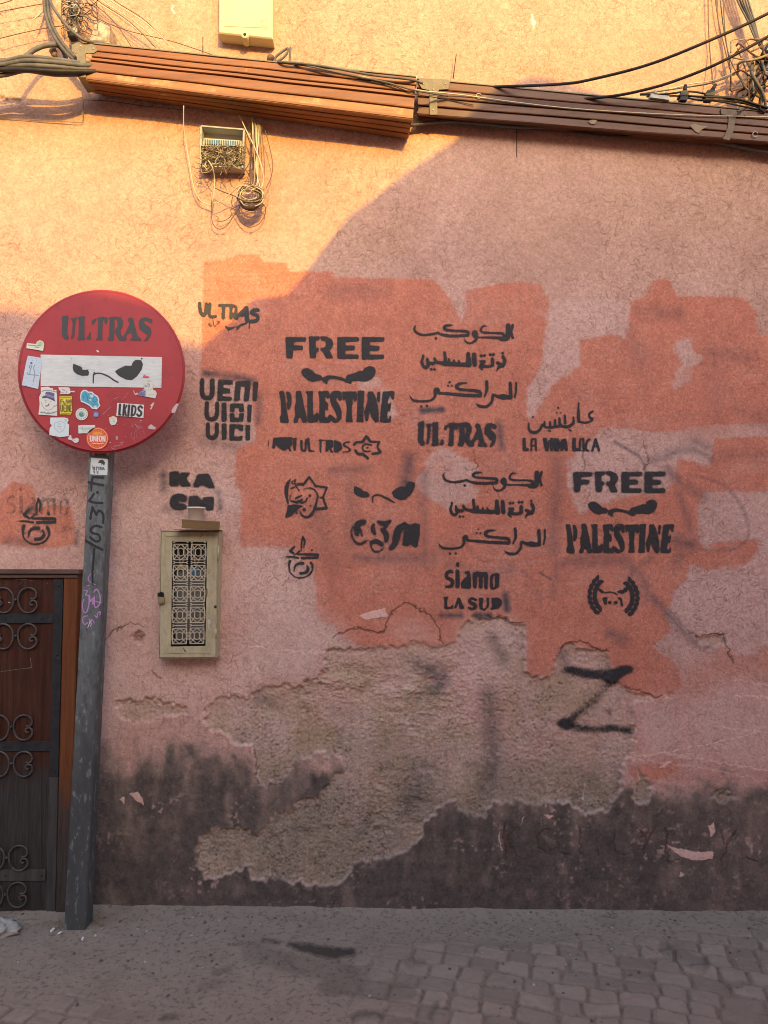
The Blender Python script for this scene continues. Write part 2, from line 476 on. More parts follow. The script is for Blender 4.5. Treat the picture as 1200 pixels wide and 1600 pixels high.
# hand-thrown stucco: thousands of short curved trowel marks
rg = np.random.default_rng(5)
def trowel(N, seed, lo, hi, crv, jit):
    rg = np.random.default_rng(seed)
    sx = rg.uniform(0, NX, N); sz = rg.uniform(0, NZ, N)
    flow = fbm(SH, 60, 2, seed+20)*8
    ang = flow[np.clip(sz.astype(int),0,NZ-1), np.clip(sx.astype(int),0,NX-1)] + rg.normal(0, jit, N)
    curv = rg.normal(0, crv, N); life = lo+(hi-lo)*rg.random(N)**2.6
    amp = (rg.uniform(0, 1.0, N)**1.3*0.8+0.2).astype(np.float32)
    out = np.zeros(SH, np.float32)
    for k in range(int(hi)):
        ix = sx.astype(int); iz = sz.astype(int)
        ok = (ix >= 0) & (iz >= 0) & (ix < NX) & (iz < NZ) & (k < life)
        fade = np.clip((life-k)/4, 0.3, 1)
        np.maximum.at(out, (iz[ok], ix[ok]), (amp*fade)[ok])
        sx = sx + np.cos(ang)*0.9; sz = sz + np.sin(ang)*0.9; ang = ang + curv + rg.normal(0, 0.05, N)
    return out
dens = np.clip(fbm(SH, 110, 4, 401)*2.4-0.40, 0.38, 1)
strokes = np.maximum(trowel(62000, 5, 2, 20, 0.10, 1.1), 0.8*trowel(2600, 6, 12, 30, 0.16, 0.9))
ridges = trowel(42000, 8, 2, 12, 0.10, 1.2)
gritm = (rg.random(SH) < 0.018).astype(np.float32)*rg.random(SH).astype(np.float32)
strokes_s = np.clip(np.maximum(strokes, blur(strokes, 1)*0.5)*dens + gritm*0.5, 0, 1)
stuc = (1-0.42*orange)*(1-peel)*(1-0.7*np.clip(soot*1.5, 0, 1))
scratch = strokes_s*stuc  # groove mask, drives the relief and the painted groove darkening

# cracks and thin pale scratches
crack = np.zeros(SH, np.float32)
for pts, w in [([(160,1005),(180,985),(205,974),(222,978)],2.2),([(520,995),(545,985),(560,982),(580,986),(600,985),(608,965),(620,950),(640,945),(668,960),(686,982),(690,1006)],2.6),
               ([(760,962),(790,970),(815,972)],2.6),([(872,1022),(884,1006),(905,1003),(940,1016),(952,1018)],2.4),([(978,1075),(1000,1078),(1022,1088),(1032,1086)],2.2),
               ([(1088,998),(1110,990),(1130,996),(1138,1020),(1146,1036)],2.2),([(395,1168),(400,1190),(404,1224),(440,1226)],1.5),([(740,705),(745,735),(742,745)],1.2),
               ([(1005,690),(1012,720),(1008,735)],1.4),([(910,700),(913,730),(908,735)],1.4),([(930,1310),(936,1335)],2),([(870,1310),(876,1332),(890,1334)],1.8),([(1040,1295),(1044,1345),(1060,1345)],2.0),
               ([(1000,1310),(1022,1300),(1008,1322),(1005,1335)],1.8),([(1140,1310),(1125,1355)],1.6),([(790,1300),(800,1330)],1.6),([(240,1050),(250,1060)],1.3),([(788,1288),(790,1336)],2.6),([(808,1292),(793,1312),(810,1338)],2.4),([(858,1296),(842,1304),(842,1326),(858,1334)],2.4),([(905,1296),(907,1336)],2.4),([(1000,1296),(1012,1316)],2.4),([(1024,1294),(1010,1320),(1004,1340)],2.4),([(1126,1300),(1134,1318)],2.2),([(1150,1298),(1136,1326),(1126,1352)],2.4),([(1165,1340),(1185,1346)],2.0),([(960,1300),(962,1334),(978,1334)],2.2),([(600,1300),(603,1310)],1)]:
    X = PX + w3*10; Y = PY + w4*10
    crack = np.maximum(crack, seg_cover(X, Y, flat2(sm2(pts)), w, 0.9))
pscr = np.zeros(SH, np.float32)
for pts, w in [([(1150,1086),(1200,1090),(1260,1094)],2),([(985,1184),(1060,1172),(1190,1142)],1.6),([(1040,1178),(1200,1203),(1260,1212)],1.5),([(985,1186),(1100,1200),(1200,1222)],1.3),([(985,1178),(1070,1178)],1.2),
               ([(390,1010),(440,1016),(508,1018)],2.0),([(420,1022),(505,1020)],1.4),([(1140,1060),(1230,1075)],1.2),([(1080,1130),(1200,1145)],1.0),([(1038,1086),(1040,1100)],1.2),([(780,1300),(784,1330)],1.5),([(916,1230),(912,1252)],2),
               ([(270,10),(274,24)],3),([(833,22),(834,45)],3.2)]:
    pscr = np.maximum(pscr, seg_cover(PX+w3*8, PY+w4*8, flat2(sm2(pts)), w, 0.8)*np.clip(fbm(SH, 12, 3, 51)*2.2-0.3, 0, 1))
rimm = np.clip(blur(peel, 1)*(1-peel)*4.2, 0, 1)*np.clip(fbm(SH, 34, 4, 61)*3.4-1.15, 0, 1)*np.clip(0.35+(PY-1090)/120, 0.25, 1)
light = np.clip(pscr + rimm*0.32, 0, 1)

# grey spray mist and old buffed-out marks
smud = np.zeros(SH, np.float32)
for pts, w, soft, a in [([(1008,918),(1035,950),(1062,980),(1090,1005),(1110,1012)],12,7,0.36),([(1070,742),(1105,748),(1140,765),(1162,800),(1170,835),(1150,856),(1110,860),(1075,852)],4,3,0.3),
     ([(1080,850),(1060,845)],20,8,0.4),([(960,690),(1000,715),(1010,740)],4,2,.45),([(1040,735),(1075,760),(1098,775)],12,9,0.4),([(1085,690),(1110,700)],8,6,.35),([(1020,720),(1075,702),(1112,716)],9,6,.35),([(880,880),(935,870),(988,886)],10,7,.35),([(985,880),(1008,908),(1012,935)],9,6,.35),([(1062,770),(1078,830),(1060,880)],12,8,.3),([(700,880),(760,900),(800,890)],14,9,.22),([(872,880),(862,930)],10,7,.25),([(1150,640),(1200,660)],20,10,.15),([(985,520),(1000,560)],24,12,.14),([(655,1040),(690,1058),(682,1074),(665,1080)],20,10,.6),([(636,1030),(650,1036)],12,8,.4),([(764,1085),(770,1180),(760,1235)],22,13,.45),([(770,1000),(788,1032)],16,10,.4),([(405,1092),(430,1104)],24,12,.35),([(620,1240),(660,1225),(650,1260)],34,18,.45),([(430,1310),(480,1290)],30,16,.4),([(920,1230),(940,1200)],18,12,.3),([(520,1110),(560,1120)],20,12,.25),([(345,1320),(370,1340)],22,12,.3),([(880,1020),(885,1050)],14,8,.4),
     ([(520,735),(575,732)],10,8,0.35),([(640,715),(632,760)],18,8,.45),([(548,740),(546,870)],16,12,.22),([(663,740),(664,880)],10,8,.32),([(555,872),(660,872)],12,9,.40),([(655,770),(660,800)],8,6,.3),
     ([(320,583),(360,588),(395,594)],7,7,0.75),([(405,620),(404,660)],7,6,.55),([(660,642),(690,640)],8,4,.8),([(780,660),(784,700)],9,5,.5),([(690,962),(720,962)],8,4,.6),([(745,962),(765,963)],10,4,.7),([(790,930),(792,952)],10,5,.7),
     ([(868,770),(866,860)],14,10,.35),([(1012,720),(1090,690)],10,8,.25),([(900,880),(980,876)],12,9,.35),([(1020,870),(985,900),(1000,925)],8,7,.3),([(955,990),(975,1000)],14,9,.4),([(870,700),(872,780)],16,10,.3),
     ([(640,880),(700,860)],26,16,.2),([(790,880),(830,905),(845,945)],4,4,.2),([(843,895),(862,905)],3,2,.6),([(318,690),(370,697)],12,9,.3),([(490,800),(520,880)],26,16,.2),([(610,840),(650,830)],30,14,.2),
     ([(255,742),(256,765)],9,6,.6),([(340,770),(345,795)],8,6,.5),([(258,795),(300,802)],8,7,.3),([(10,845),(60,850)],10,7,.35),([(120,830),(119,850)],6,4,.4),([(1115,560),(1120,640)],30,18,.12),([(520,455),(600,455)],26,12,.14),
     ([(1000,485),(1060,490)],20,7,.18),([(1110,550),(1170,560)],22,8,.16),([(1120,710),(1190,712)],18,8,.12)]:
    smud = np.maximum(smud, soft_stroke(pts, w, soft)*a)
smud = np.clip(smud*(0.9+1.3*fbm(SH, 9, 3, 71)), 0, 1)

# runs and grime streaks
streak = np.clip(fbm(SH, (160, 5), 4, 81)*2.4-1.35, 0, 1)*np.clip((PY-860)/300, 0, 1)
grime = fbm(SH, 130, 5, 83)
# ochre tone growing stronger up the wall
ochre = np.clip((560-PY)/420 + (fbm(SH, 160, 4, 85)-0.5)*0.7, 0, 1)
rust = np.zeros(SH, np.float32)
rust = np.maximum(rust, soft_stroke([(470,10),(480,90)], 46, 26)*.5)
rust = np.maximum(rust, soft_stroke([(260,0),(268,60)], 20, 14)*.8)

# what the bare render shows: pinkish thin coats, grey lower down, ochre-olive patches, pitted grains
pinkz = np.clip((fbm(SH, 60, 5, 301)-0.48)*6 + np.interp(PX, [560,720,780,860,1000], [-0.1,0.45,0.0,0.0,0.0]) + np.interp(PY, [1010,1060,1140,1190,1230,1290], [0.1,0,0.25,0.55,0.2,-0.4]), 0, 1)
greyz = np.clip(np.interp(PY, [1130,1200,1270], [0,0.5,1.0]) + (fbm(SH, 70, 4, 303)-0.5)*1.0, 0, 1)
olivez = np.clip((fbm(SH, (30, 60), 5, 305)-0.46)*5, 0, 1)*np.clip(np.interp(PY, [1000,1040,1160,1240], [0.6,1,0.7,0.25]), 0, 1)
pitz = np.clip((blur((rg.random(SH) < 0.035).astype(np.float32), 1)*5.0)*fbm(SH, 7, 2, 307)*1.6, 0, 1)*np.clip(fbm(SH, 46, 4, 309)*3.2-1.15 + np.interp(PY, [1180,1280], [0,0.5]), 0, 1)
for pts, w in [([(668,1050),(690,1062),(680,1075)],26),([(700,1048),(712,1052)],10),([(672,1034),(690,1038)],8),([(760,1095),(768,1180),(758,1230)],26),([(770,1000),(785,1030)],16),([(636,1186),(655,1190)],8),([(930,1170),(945,1168)],6),([(405,1092),(420,1100)],20),([(640,1250),(660,1230)],30)]:
    pitz = np.maximum(pitz, soft_stroke(pts, w, 7)*0.75*np.clip(fbm(SH, 8, 3, 311)*2.6-0.6, 0, 1))

grain = rg.random(SH).astype(np.float32)
grain = np.clip(0.5 + (grain-0.5)*0.75*(1-0.45*orange) + (fbm(SH, 3, 2, 317)-0.5)*1.1, 0, 1)
# relief, metres towards the street
H = (fbm(SH, 190, 3, 91)-0.5)*0.016 + (fbm(SH, 36, 4, 92)-0.5)*0.0030
H += (fbm(SH, 5, 3, 93)-0.5)*0.0016*(1-0.4*orange)
H -= scratch*0.0019
H += blur(ridges, 1)*stuc*0.0016 + (rg.random(SH).astype(np.float32)-0.5)*0.0007*(1-0.4*orange)
ledge = np.maximum(soft_stroke([(480,1075),(560,1060),(640,1075),(690,1060),(680,1120),(590,1130)], 50, 30), soft_stroke([(400,1300),(560,1290),(640,1250)], 60, 34)*0.7)
rough_r = (fbm(SH, (18, 34), 6, 95, 0.66)-0.5)*0.026*np.clip(0.17 + 0.9*ledge*fbm(SH, 60, 3, 98)*1.6, 0, 1.1) + (fbm(SH, 4, 2, 96)-0.5)*0.0036
lay = blur(peel, 1)
H = H*(1-lay) + lay*(H*0.6 - 0.0085 + rough_r*np.clip(0.45 + 1.1*fbm(SH, 90, 3, 97), 0.3, 1.3))
H -= lay*pitz*0.004
H += flake*0.0012 - crack*0.003
H += np.clip(blur(peel, 3)*(1-peel), 0, 1)*0.0050*np.clip(fbm(SH, 40, 3, 315)*2-0.3, 0.1, 1)          # lifting lip round the lost plaster
pit = seg_cover(PX+w3*9, PY+w4*9, [(215,997)], 15, 4)
H -= pit*0.018
dsp = seg_cover(PX, PY, [(1047,1086)], 10, 2)
H -= dsp*0.004
for q in range(70):
    cx, cy = rg.uniform(150, 1200), rg.uniform(20, 1150)
    H -= 0.0025*seg_cover(PX, PY, [(cx, cy)], rg.uniform(1.5, 3.5), 1.0)
H = H.astype(np.float32)
crack = np.maximum(crack, pit*0.5)

# one sheet: fine where the photograph looks, coarse beyond
def ext(a, lo, hi):
    def run(s, e):
        out = []; st = 0.02; x = s
        while abs(x-e) > 1e-6:
            x = x + math.copysign(min(st, abs(e-x)), e-s); out.append(x); st *= 1.35
        return out
    return np.array(run(a[0], lo)[::-1]), np.array(run(a[-1], hi))
xl, xr = ext(gx, -7.0, 7.0); zl, zr = ext(gz, -0.30, 6.2)
FX = np.concatenate([xl, gx, xr]); FZ = np.concatenate([zl, gz, zr])
def full(a, fill=None):
    out = np.pad(a, ((len(zl), len(zr)), (len(xl), len(xr))), mode='edge')
    if fill is not None:
        m = np.zeros(out.shape, np.float32); m[len(zl):len(zl)+NZ, len(xl):len(xl)+NX] = 1
        out = out*m + fill*(1-m)
    return out
FXX, FZZ = np.meshgrid(FX, FZ)
Hf = full(H, 0.0)
nzf, nxf = FXX.shape
V = np.stack([FXX.ravel(), -Hf.ravel(), FZZ.ravel()], 1)
idx = np.arange(nzf*nxf).reshape(nzf, nxf)
Q = np.stack([idx[:-1,:-1].ravel(), idx[:-1,1:].ravel(), idx[1:,1:].ravel(), idx[1:,:-1].ravel()], 1)
sootF = np.clip((0.52-FZZ)/0.25+0.3, 0, 1).astype(np.float32)
A1 = np.stack([full(orange, 0), full(peel, 0), np.where(full(np.ones(SH), 0) > 0, full(soot), sootF*0.8), full(pale, 0)], -1)
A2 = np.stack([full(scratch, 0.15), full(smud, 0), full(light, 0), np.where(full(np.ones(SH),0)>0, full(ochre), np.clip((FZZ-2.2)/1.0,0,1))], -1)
soft_c = np.clip(0.25 + 1.9*(fbm(SH, 70, 5, 313)-0.30) + np.interp(PY, [990,1050,1120,1240,1280], [-0.15,0.1,0.25,0.35,0.8]) - np.interp(PX, [500,640,740,800,880,1000], [0,0,0.42,0.1,0,0.1]), 0.12, 1)
A4 = np.stack([full(pinkz, 0), full(greyz, 0), full(olivez, 0), full(pitz, 0)], -1)
A3 = np.stack([full(np.clip(crack,0,1), 0), full(flake, 0), full(streak, 0), full(rust, 0)], -1)

t = NT('painted_plaster')
a1 = t.attr('paint_layers'); r1 = t.sep(a1.outputs['Color']); aP = a1.outputs['Alpha']
a2 = t.attr('wear_groove_shade'); r2 = t.sep(a2.outputs['Color']); aO = a2.outputs['Alpha']
a3 = t.attr('damage_layers'); r3 = t.sep(a3.outputs['Color']); aR = a3.outputs['Alpha']
a4 = t.attr('render_tones'); r4 = t.sep(a4.outputs['Color']); aPit = a4.outputs['Alpha']
a5 = t.attr('render_cover'); aSoft = a5.outputs['Fac']
nA = t.noise(3.2, 6, 0.62); nB = t.noise(28, 5, 0.65); nC = t.noise(260, 3, 0.65); nD = t.noise(9, 6, 0.7)
pink = t.ramp(nA, [(0.28, (0.47,0.268,0.222)), (0.5, (0.57,0.340,0.285)), (0.72, (0.65,0.405,0.348))])
och = t.ramp(nA, [(0.28, (0.45,0.258,0.165)), (0.72, (0.58,0.350,0.232))])
c = t.mix(aO, pink, och)
c = t.mix(t.math('MULTIPLY', t.sstep(nB, 0.48, 0.72), 0.22), c, (0.80,0.55,0.42))
c = t.mix(t.math('MULTIPLY', t.sstep(nD, 0.50, 0.72), 0.30), c, (0.43,0.215,0.165))
c = t.mix(t.math('MULTIPLY', aR, 0.7), c, (0.52,0.20,0.10))
ora = t.ramp(nD, [(0.28, (0.46,0.142,0.090)), (0.72, (0.67,0.240,0.152))])
ora = t.mix(t.math('MULTIPLY', t.sstep(nB, 0.45, 0.75), 0.35), ora, (0.67,0.30,0.215))
c = t.mix(t.math('MULTIPLY', r1[0], t.math('MULTIPLY_ADD', nB, 0.35, 0.78), clamp=True), c, ora)
c = t.mix(t.math('MULTIPLY', aP, 0.60), c, t.mix(nB, (0.58,0.36,0.305), (0.70,0.47,0.41)))
c = t.mix(t.math('MULTIPLY', t.attr('chalk').outputs['Fac'], 0.62), c, t.mix(nB, (0.62,0.415,0.355), (0.80,0.57,0.50)))
c = t.mix(t.math('MULTIPLY', r2[0], 0.68), c, (0.19,0.088,0.058))  # darkens trowel grooves: some dirt, and recess shade put into the colour
c = t.mix(t.math('MULTIPLY', t.sstep(nC, 0.54, 0.68), 0.30), c, (0.86,0.62,0.48))
c = t.mix(t.math('MULTIPLY', t.sstep(nC, 0.47, 0.34), 0.30), c, (0.28,0.13,0.09))
c = t.mix(t.math('MULTIPLY', r2[1], 0.95), c, (0.085,0.075,0.085))
dirt = t.ramp(nB, [(0.3, (0.038,0.034,0.031)), (0.7, (0.105,0.090,0.078))])
dirt = t.mix(t.math('MULTIPLY', t.sstep(nC, 0.58, 0.75), 0.45), dirt, (0.30,0.235,0.20))
c = t.mix(t.math('MULTIPLY', t.sstep(r1[2], 0.05, 0.70), 0.88), c, t.mix(nB, (0.150,0.115,0.094), (0.275,0.208,0.170)))
c = t.mix(t.math('MULTIPLY', t.sstep(t.math('ADD', r1[2], t.math('MULTIPLY', t.math('SUBTRACT', nD, 0.5), 0.9)), 0.40, 1.05), 0.88), c, dirt)
rnd = t.ramp(nD, [(0.25, (0.40,0.268,0.180)), (0.5, (0.52,0.360,0.255)), (0.75, (0.61,0.445,0.330))])
rnd = t.mix(t.math('MULTIPLY', r4[2], 0.80), rnd, t.mix(nB, (0.31,0.205,0.112), (0.47,0.330,0.195)))
rnd = t.mix(t.math('MULTIPLY', r4[0], 0.72), rnd, t.mix(nB, (0.57,0.375,0.310), (0.68,0.48,0.41)))
rnd = t.mix(t.math('MULTIPLY', r4[1], 0.70), rnd, t.mix(nD, (0.110,0.092,0.074), (0.36,0.300,0.240)))
rnd = t.mix(t.math('MULTIPLY', t.sstep(nC, 0.50, 0.70), 0.42), rnd, (0.155,0.112,0.080))
rnd = t.mix(t.math('MULTIPLY', t.sstep(nC, 0.46, 0.30), 0.45), rnd, (0.66,0.53,0.44))
rnd = t.mix(t.math('MULTIPLY', t.sstep(t.noise(75, 5, 0.75), 0.54, 0.66), 0.42), rnd, (0.145,0.108,0.075))
rnd = t.mix(t.math('MULTIPLY', t.sstep(t.noise(17, 6, 0.75), 0.50, 0.64), t.math('MULTIPLY_ADD', r4[1], 0.35, 0.25)), rnd, (0.150,0.120,0.095))
rnd = t.mix(t.math('MULTIPLY', aPit, 0.62), rnd, (0.055,0.045,0.036))
rnd = t.mix(t.math('MULTIPLY', r2[1], 0.27), rnd, (0.06,0.055,0.06))
c = t.mix(t.math('MULTIPLY', r1[1], t.math('ADD', aSoft, r1[2], clamp=True)), c, rnd)
c = t.mix(t.math('MULTIPLY', r3[2], 0.20), c, (0.16,0.095,0.075))
c = t.mix(t.math('MULTIPLY', r2[2], 0.80), c, (0.86,0.60,0.53))
c = t.mix(t.math('MULTIPLY', r3[1], 0.85), c, (0.78,0.50,0.43))
c = t.mix(t.math('MULTIPLY', r3[0], 0.75), c, (0.10,0.055,0.04))
gr = t.attr('grain').outputs['Fac']
c = t.mix(1.0, c, t.ramp(gr, [(0.0, (0.80,0.785,0.775)), (0.5, (1,1,1)), (1.0, (1.13,1.13,1.13))]), 'MULTIPLY')
t.base(c); t.rough(0.92)
t.b.inputs['Specular IOR Level'].default_value = 0.25
t.bump(t.noise(330, 4, 0.7), 0.0016, 0.7)
M_WALL = t.m
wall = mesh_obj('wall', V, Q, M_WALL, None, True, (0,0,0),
                {'paint_layers': ('FLOAT_COLOR', A1), 'wear_groove_shade': ('FLOAT_COLOR', A2), 'damage_layers': ('FLOAT_COLOR', A3), 'render_tones': ('FLOAT_COLOR', A4), 'chalk': ('FLOAT', full(chalk, 0)), 'grain': ('FLOAT', full(grain, 0.5)), 'render_cover': ('FLOAT', full(soft_c, 1))})
tag(wall, 'tall stuccoed alley wall in pink and ochre with orange repainted patches, peeling plaster and a sooty foot', 'wall')
# solid body behind the face
mb = MB(); mb.box(-7, 7, 0.05, 0.45, -0.3, 6.2)
mb.build('wall_core', weathered('wall_core_plaster', (0.45,0.25,0.19), (0.58,0.33,0.26), 0.9, 6), wall)

def wallH(x, z):
    u = np.clip((x-gx[0])/S, 0, NX-1.001); v = np.clip((z-gz[0])/S, 0, NZ-1.001)
    i = u.astype(int); j = v.astype(int); fu = u-i; fv = v-j
    return (H[j,i]*(1-fu)+H[j,i+1]*fu)*(1-fv) + (H[j+1,i]*(1-fu)+H[j+1,i+1]*fu)*fv
def on_wall(px, py, off=0.0016):
    X, Y, Z = Pv(px, py, 0.0)
    return X, -(wallH(X, Z)+off), Z
def on_plane(d):
    return lambda px, py: Pv(px, py, d)

# ------------------------------------------------------------------ painted marks (stencils, stickers' print)
def p(pts, k=1): return ('p', pts, k)
def s(w, pts, k=1): return ('s', w, pts, k)
def dot(x, y, r, k=1): return ('s', 2*r, [(x, y)], k)
def fit(src, dst):
    """affine that carries box src=(x0,y0,x1,y1) to dst"""
    ax = (dst[2]-dst[0])/(src[2]-src[0]); ay = (dst[3]-dst[1])/(src[3]-src[1])
    return (ax, ay, dst[0]-src[0]*ax, dst[1]-src[1]*ay)
def crop(ox, oy, sc): return (1/sc, 1/sc, ox, oy)

def decal(name, layers, parent, surf, mat, res=0.75, label=None, cut=0.05):
    """layers: [(rgb, strength, affine, prims, blur_px)] later layers paint over earlier ones"""
    allp = []
    for rgb, st, A, prims, bl in layers:
        for pr in prims:
            pts = pr[1] if pr[0] == 'p' else pr[2]
            w = 0 if pr[0] == 'p' else (max(pr[1]) if hasattr(pr[1], '__len__') else pr[1])*A[0]/2
            for x, y in pts:
                X, Y = x*A[0]+A[2], y*A[1]+A[3]
                allp += [(X-w-bl*2-2, Y-w-bl*2-2), (X+w+bl*2+2, Y+w+bl*2+2)]
    a = np.array(allp); x0, y0 = a.min(0); x1, y1 = a.max(0)
    xs = np.arange(x0, x1+res, res); ys = np.arange(y0, y1+res, res)
    X, Y = np.meshgrid(xs, ys); sh = X.shape
    alpha = np.zeros(sh, np.float32); rgbm = np.zeros(sh+(3,), np.float32)
    for rgb, st, A, prims, bl in layers:
        m = np.zeros(sh, np.float32); holes = None
        for pr in prims:
            if pr[0] == 'p':
                q = [(x*A[0]+A[2], y*A[1]+A[3]) for x, y in pr[1]]
                r = np.zeros(sh, np.float32)
                for ddx, ddy in ((-.25,-.25),(.25,-.25),(-.25,.25),(.25,.25)):
                    r += inside(X+ddx*res, Y+ddy*res, q)*0.25
                if pr[2] < 0: m = m*(1-r); continue
                r = r*pr[2]
            else:
                q = flat2(sm2(pr[2])) if len(pr[2]) > 2 else pr[2]
                q = [(x*A[0]+A[2], y*A[1]+A[3]) for x, y in q]
                w = np.array(pr[1])*A[0] if hasattr(pr[1], '__len__') else pr[1]*A[0]
                r = seg_cover(X, Y, q, w, 0.5)*pr[3]
            m = np.maximum(m, r)
        if bl > 0: m = blur(m, bl/res)
        m = np.clip(m*st, 0, 1)
        new = m + alpha*(1-m)
        k = np.where(new > 1e-4, m/np.maximum(new, 1e-4), 0)[..., None]
        rgbm = rgbm*(1-k) + np.array(rgb, np.float32)*k
        alpha = new
    keep = alpha > cut
    cell = keep[:-1,:-1] | keep[1:,:-1] | keep[:-1,1:] | keep[1:,1:]
    idx = np.arange(sh[0]*sh[1]).reshape(sh)
    Q = np.stack([idx[:-1,:-1][cell], idx[1:,:-1][cell], idx[1:,1:][cell], idx[:-1,1:][cell]], 1)
    used = np.unique(Q); mp = np.zeros(sh[0]*sh[1], int); mp[used] = np.arange(len(used))
    wx, wy, wz = surf(X.ravel()[used], Y.ravel()[used])
    if not hasattr(wy, '__len__'): wy = np.full(len(used), wy)
    Vv = np.stack([wx, wy, wz], 1)
    ink = np.concatenate([rgbm.reshape(-1,3)[used], alpha.ravel()[used][:,None]], 1)
    o = mesh_obj(name, Vv, mp[Q], mat, parent, True, None, {'ink': ('FLOAT_COLOR', ink)})
    if label: o['label'] = label
    return o
BLK = (0.018, 0.017, 0.020)

# ------------------------------------------------------------------ lettering traced as stencil shapes
G_FREE = [p([(100,105),(290,108),(285,145),(170,145),(170,183),(260,185),(258,222),(168,222),(162,300),(110,300)]),
 p([(318,100),(415,98),(415,130),(378,132),(378,200),(408,205),(405,235),(385,240),(382,298),(328,298)]),
 p([(420,98),(480,100),(530,125),(545,165),(530,205),(505,225),(545,300),(480,302),(445,235),(428,225),(428,205),(470,200),(480,165),(470,140),(435,130)]),
 p([(585,105),(785,105),(785,140),(655,145),(655,185),(745,185),(745,225),(655,225),(655,268),(780,268),(780,305),(585,305)]),
 p([(815,103),(1025,103),(1025,140),(885,145),(885,185),(975,185),(975,225),(880,228),(880,268),(1020,270),(1018,305),(815,310)])]
G_BROW = [p([(245,425),(265,400),(310,395),(350,420),(385,455),(425,460),(445,485),(430,505),(385,510),(350,520),(310,505),(265,470)]),
 p([(488,548),(445,515),(450,485),(490,465),(550,465),(620,480),(665,500),(715,515),(710,540),(670,525),(620,505),(560,490),(510,495),(490,515)]),
 p([(658,490),(680,460),(730,445),(800,420),(825,425),(835,395),(880,375),(925,385),(940,415),(930,460),(900,495),(850,518),(770,510),(715,515),(690,505)])]
G_PAL = [p([(38,610),(78,605),(95,700),(108,800),(128,890),(122,905),(50,900),(45,850),(60,830),(55,700)]), p([(105,610),(140,620),(152,680),(148,750),(125,785),(112,760),(118,690)]),
 p([(195,610),(240,605),(255,680),(275,780),(300,895),(260,905),(240,850),(215,860),(210,900),(175,905),(172,890),(190,840),(185,760),(200,700)]),
 p([(285,612),(355,608),(350,640),(352,760),(355,840),(385,820),(400,800),(405,850),(395,895),(310,900),(305,850),(305,650)]),
 p([(405,612),(500,608),(510,660),(495,680),(470,640),(465,700),(485,715),(495,740),(490,790),(465,770),(465,850),(490,860),(515,820),(520,880),(510,900),(415,900),(412,860),(420,700)]),
 p([(515,650),(540,612),(590,605),(620,620),(622,690),(605,700),(580,650),(565,690),(600,740),(622,800),(620,860),(600,890),(560,905),(530,890),(525,830),(545,850),(575,880),(585,850),(560,790),(525,730)]),
 p([(632,615),(760,612),(765,690),(745,705),(735,660),(725,690),(715,780),(720,870),(728,895),(660,895),(670,860),(675,760),(665,690),(655,660),(640,705)]),
 p([(775,608),(835,605),(832,640),(825,760),(822,880),(825,898),(762,895),(768,840),(775,700)]),
 p([(870,612),(915,612),(945,690),(965,780),(968,890),(940,905),(905,850),(880,770),(868,700)]), p([(835,800),(850,770),(870,690),(878,800),(868,890),(850,890)]), p([(960,620),(985,615),(975,720),(960,700)]),
 p([(1010,615),(1115,608),(1110,690),(1095,680),(1075,640),(1055,700),(1050,720),(1070,740),(1090,690),(1075,800),(1055,790),(1045,850),(1060,880),(1085,830),(1088,890),(1060,902),(985,898),(985,850),(1000,740)])]
G_ULTRAS = [p([(110,165),(175,150),(180,180),(170,230),(165,350),(185,385),(165,412),(130,390),(112,350),(115,230)]), p([(205,185),(268,170),(262,195),(250,230),(245,330),(235,380),(210,400),(205,385),(220,340),(225,230)]),
 p([(275,170),(352,158),(345,190),(345,380),(355,405),(275,412),(272,395),(285,370),(290,210)]), p([(365,400),(395,350),(405,320),(412,330),(410,402)]),
 p([(480,175),(545,165),(535,230),(530,380),(535,408),(470,412),(470,395),(485,380),(490,220)]), p([(425,205),(470,180),(470,200),(445,240),(425,250)]), p([(550,170),(590,175),(580,235),(565,245),(548,200)]),
 p([(595,175),(660,165),(655,400),(645,415),(588,410),(590,390),(605,370),(610,200)]), p([(665,165),(725,170),(748,215),(745,265),(715,310),(735,370),(790,390),(770,415),(710,415),(685,370),(665,320),(670,295),(695,270),(690,215),(668,190)]),
 p([(795,195),(820,172),(850,185),(880,300),(900,370),(940,400),(938,415),(820,412),(825,400),(850,385),(835,330),(790,350),(780,375),(740,385),(770,340),(800,280),(820,240)]),
 p([(915,215),(940,180),(985,172),(1050,195),(1052,235),(1020,225),(985,205),(965,215),(975,240),(1030,280),(1045,320),(1030,370),(1000,415),(975,425),(970,410),(1000,375),(1005,355),(960,325),(920,290),(912,250)])]
G_SMALL = [s(34,[(78,90),(84,165),(108,212),(138,200),(148,98)]), s(31,[(185,95),(183,222),(245,228)]), s(31,[(285,112),(385,112)]), s(36,[(328,115),(325,240)]), s(31,[(405,108),(405,245)]), s(31,[(405,115),(455,132),(452,190),(412,212)]), s(29,[(430,212),(465,250)]),
 s(34,[(450,240),(510,190),(565,135)]), s(44,[(565,140),(575,272)]), s(29,[(505,215),(575,210)]), s(36,[(688,165),(640,165),(622,195),(682,225),(676,272),(605,282)]),
 s([10,22,20,8],[(345,325),(370,350),(420,350),(442,330)]), dot(380,372,9), s([8,16,12],[(450,335),(482,345),(466,366)]), s(18,[(488,332),(520,315),(565,300)]), s(13,[(600,300),(598,355)]),
 s(9,[(215,250),(225,320),(242,335)]), s(8,[(172,305),(185,330),(205,325),(182,298)]), s(8,[(235,330),(290,285),(252,278)]), dot(175,240,5), dot(255,205,5), dot(240,358,5), dot(258,352,5)]
